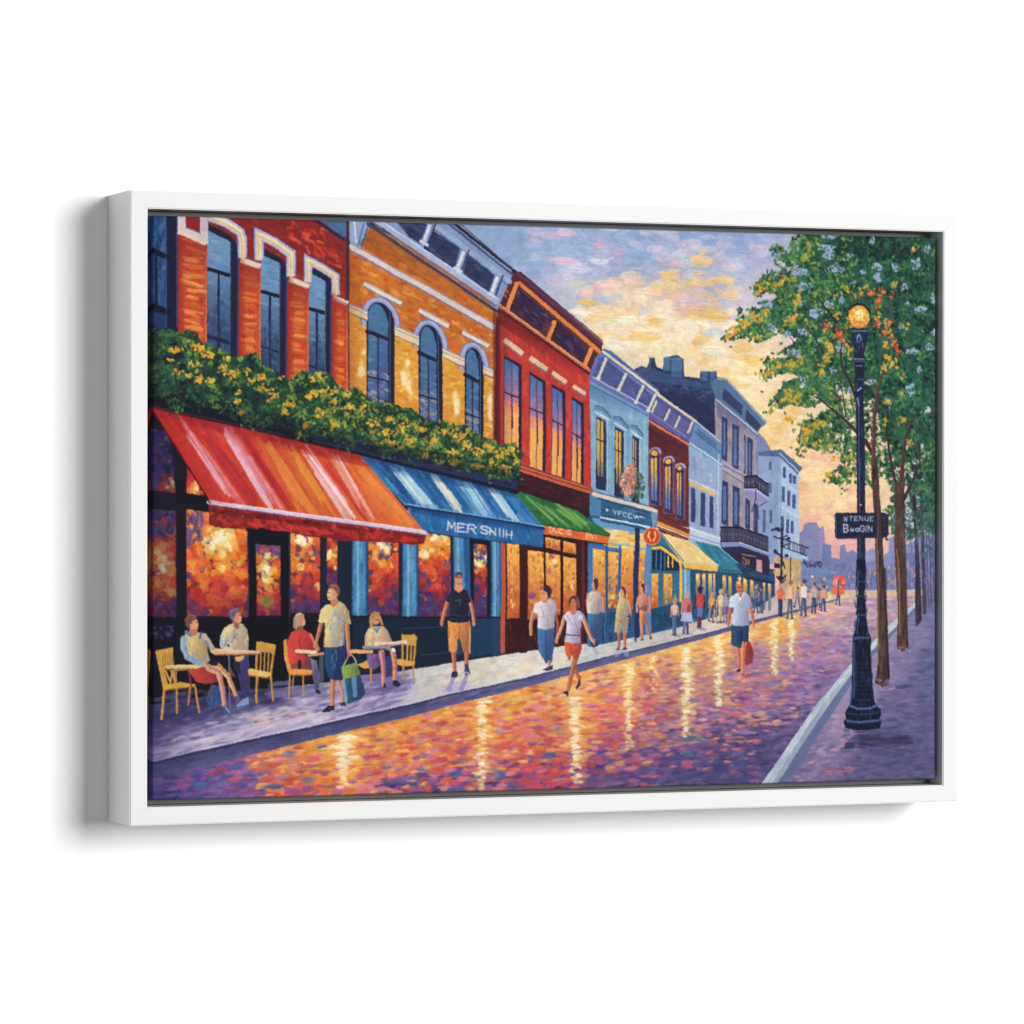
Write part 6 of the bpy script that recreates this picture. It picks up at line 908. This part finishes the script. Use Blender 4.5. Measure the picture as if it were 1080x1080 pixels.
poly([(903,590),(912.6,590),(913.6,604),(913,618),(911.4,625),(912.6,630),(914,647),(913.4,651),(916.4,668),(918.6,672),(918,690),(920,716),(922,738),(925,745),(928.8,748),(929.4,754),(927.6,757),(929.6,762),(928,767.6),(917,769.6),(900,769.6),(891.4,767),(889.6,761),(892.4,757),(891.2,751),(895,744),(897.8,738),(898.6,700),(899.2,674),(901,669),(904,650),(902.8,647),(904,630),(905.4,625),(903.4,618),(903,604)], (18,24,44))
lm = mask([(903,600),(913,600),(918,672),(922,738),(929,765),(891,766),(898,738),(899,674)]); brush(lm, 170, 8, 1.8, down, 5, pal=[(20,26,46),(28,44,78),(16,20,36),(40,62,100)], a=.65, aj=.1)
for pts, w, c in [([(905,602),(905,618)],1,(84,112,160)),([(903,628.6),(914,628.6)],1.8,(44,60,96)),([(904.4,648.6),(913.6,648.6)],1.8,(54,76,120)),([(906,652),(903.6,668)],1.2,(60,90,140)),([(900,673),(917,672.6)],2.4,(60,84,130)),([(900.6,678),(900.4,736)],1.6,(54,90,146)),([(902.6,684),(902.6,730)],.8,(40,64,110)),([(917.6,676),(920.6,736)],.9,(44,60,96)),([(896.4,744),(904,747),(918,746.6),(926.6,742.6)],2.2,(76,110,160)),([(893,751),(904,753.6),(927,751.6)],1.1,(44,70,116)),([(893,759.6),(906,761.4),(927,759.4)],2.4,(70,100,154)),([(903,738),(918,738)],1.0,(40,60,100)),([(904,613),(913,613)],.9,(70,96,144)),([(898,727),(896.5,741)],2,(60,96,150))]: line(pts, w, c, .85)
for k in range(8): line([(902,700+k*4.6),(917+k*.3,700+k*4.6)], .6, (44,62,100), .45)
# ================================================================ hand made edges
def noise(cell, amp):
    gy, gx = NY // cell + 3, NX // cell + 3; g = rng.normal(0, 1, (gy, gx)).astype(np.float32)
    ys, xs = np.arange(NY) / cell, np.arange(NX) / cell; yi, xi = ys.astype(int), xs.astype(int); fy, fx = ys - yi, xs - xi
    fy = (fy*fy*(3-2*fy))[:, None].astype(np.float32); fx = (fx*fx*(3-2*fx))[None].astype(np.float32)
    return amp * ((g[yi][:, xi]*(1-fx) + g[yi][:, xi+1]*fx)*(1-fy) + (g[yi+1][:, xi]*(1-fx) + g[yi+1][:, xi+1]*fx)*fy)
Y, X = np.meshgrid(np.arange(NY, dtype=np.float32), np.arange(NX, dtype=np.float32), indexing='ij')
wx = X + noise(3, .34) + noise(16, .14) + noise(80, .5); wy = Y + noise(3, .34) + noise(16, .14) + noise(80, .5)
def warp(A):
    x = np.clip(wx, 0, NX-1.01); y = np.clip(wy, 0, NY-1.01); xi = x.astype(int); yi = y.astype(int); fx = x-xi; fy = y-yi
    if A.ndim == 3: fx = fx[..., None]; fy = fy[..., None]
    return (A[yi, xi]*(1-fx) + A[yi, xi+1]*fx)*(1-fy) + (A[yi+1, xi]*(1-fx) + A[yi+1, xi+1]*fx)*fy
C = warp(C); RH = warp(RH)
# uneven pigment: slow drifts of value, a fine grain, dry brushed patches
C = C * (1 + noise(9, .018) + noise(3, .02) + noise(40, .015))[..., None]
C = C + rng.normal(0, 2.2, (NY, NX, 1)).astype(np.float32)
gx_ = np.zeros_like(RH); gx_[:, 1:-1] = (RH[:, 2:] - RH[:, :-2]) * .5; gy_ = np.zeros_like(RH); gy_[1:-1] = (RH[2:] - RH[:-2]) * .5
C = C * (1 + np.clip(gy_ * .8 + gx_ * .3, -.6, .6) * .16)[..., None]   # ridge highlights and shade, lit from upper left, painted into the print's colour
lum = C.mean(-1, keepdims=True)
C = np.clip(lum + (C - lum) * SAT, 0, 255)
weave = (np.sin(X * 2.05) * np.sin(Y * 2.05)).astype(np.float32)
RH = RH + .10 * weave
# ---------------------------------------------------------------- the stretched canvas
# pigment (linear reflectance) and relief become one dense mesh that also wraps round the stretcher sides
cw, ch = UN / 2 - RIM - GAP, FH / 2 - RIM - GAP
lin = np.where(C <= 10.3, C / 255 / 12.92, ((C / 255 + .055) / 1.055) ** 2.4) * PIG
g3 = np.linspace(-cw, cw, NX); gz = np.linspace(ch, -ch, NY)
XX, ZZ = np.meshgrid(g3, gz); edge = np.minimum(np.minimum(XX + cw, cw - XX), np.minimum(ZZ + ch, ch - ZZ))
rnd = .0024; e = np.clip(1 - edge / rnd, 0, 1); fall = rnd * (1 - np.sqrt(np.clip(1 - e * e, 0, 1)))
YY = REC + .0004 - RH * RELIEF + fall
co = np.stack([XX, YY, ZZ], -1).reshape(-1, 3); cols = lin.reshape(-1, 3)
idx = np.arange(NX * NY).reshape(NY, NX)
fr = np.stack([idx[:-1, :-1], idx[1:, :-1], idx[1:, 1:], idx[:-1, 1:]], -1).reshape(-1, 4)
ringi = np.concatenate([idx[0, :-1], idx[:-1, -1], idx[-1, :0:-1], idx[:0:-1, 0]])
NR = 12; nb = len(ringi); nx_ = np.roll(np.arange(nb), -1); prev = ringi; parts_c, parts_k, parts_f = [co], [cols], [fr]; base = co[ringi]; n0 = len(co)
ri, ci = ringi // NX, ringi % NX
for k in range(1, NR + 1):      # the printed picture carries on, mirrored, down the stretcher sides
    dd = .023 * k / NR; px_ = int(dd / (2 * cw) * NX); q = base.copy(); q[:, 1] += dd
    mi = np.clip(ri, px_, NY - 1 - px_) * NX + np.clip(ci, px_, NX - 1 - px_); cur = np.arange(nb) + n0 + (k - 1) * nb
    parts_c.append(q); parts_k.append(lin.reshape(-1, 3)[mi]); parts_f.append(np.stack([prev, prev[nx_], cur[nx_], cur], -1)); prev = cur
co = np.concatenate(parts_c); cols = np.concatenate(parts_k); faces = np.concatenate(parts_f); sd = faces[len(fr):]
me = bpy.data.meshes.new('canvas'); me.vertices.add(len(co)); me.vertices.foreach_set('co', co.astype(np.float32).ravel())
me.loops.add(faces.size); me.loops.foreach_set('vertex_index', faces.astype(np.int32).ravel())
me.polygons.add(len(faces)); me.polygons.foreach_set('loop_start', (np.arange(len(faces)) * 4).astype(np.int32))
me.update(calc_edges=True)
at = me.color_attributes.new('pigment', 'FLOAT_COLOR', 'POINT')
at.data.foreach_set('color', np.c_[cols, np.ones(len(cols))].astype(np.float32).ravel())
me.polygons.foreach_set('use_smooth', np.r_[np.ones(len(fr), bool), np.zeros(len(sd), bool)]); me.update()
canvas = link('canvas', me, M_canvas, root)
canvas['label'] = 'stretched canvas painted with red, orange and blue shopfronts, awnings, walkers, a wet brick road and a street lamp under trees'
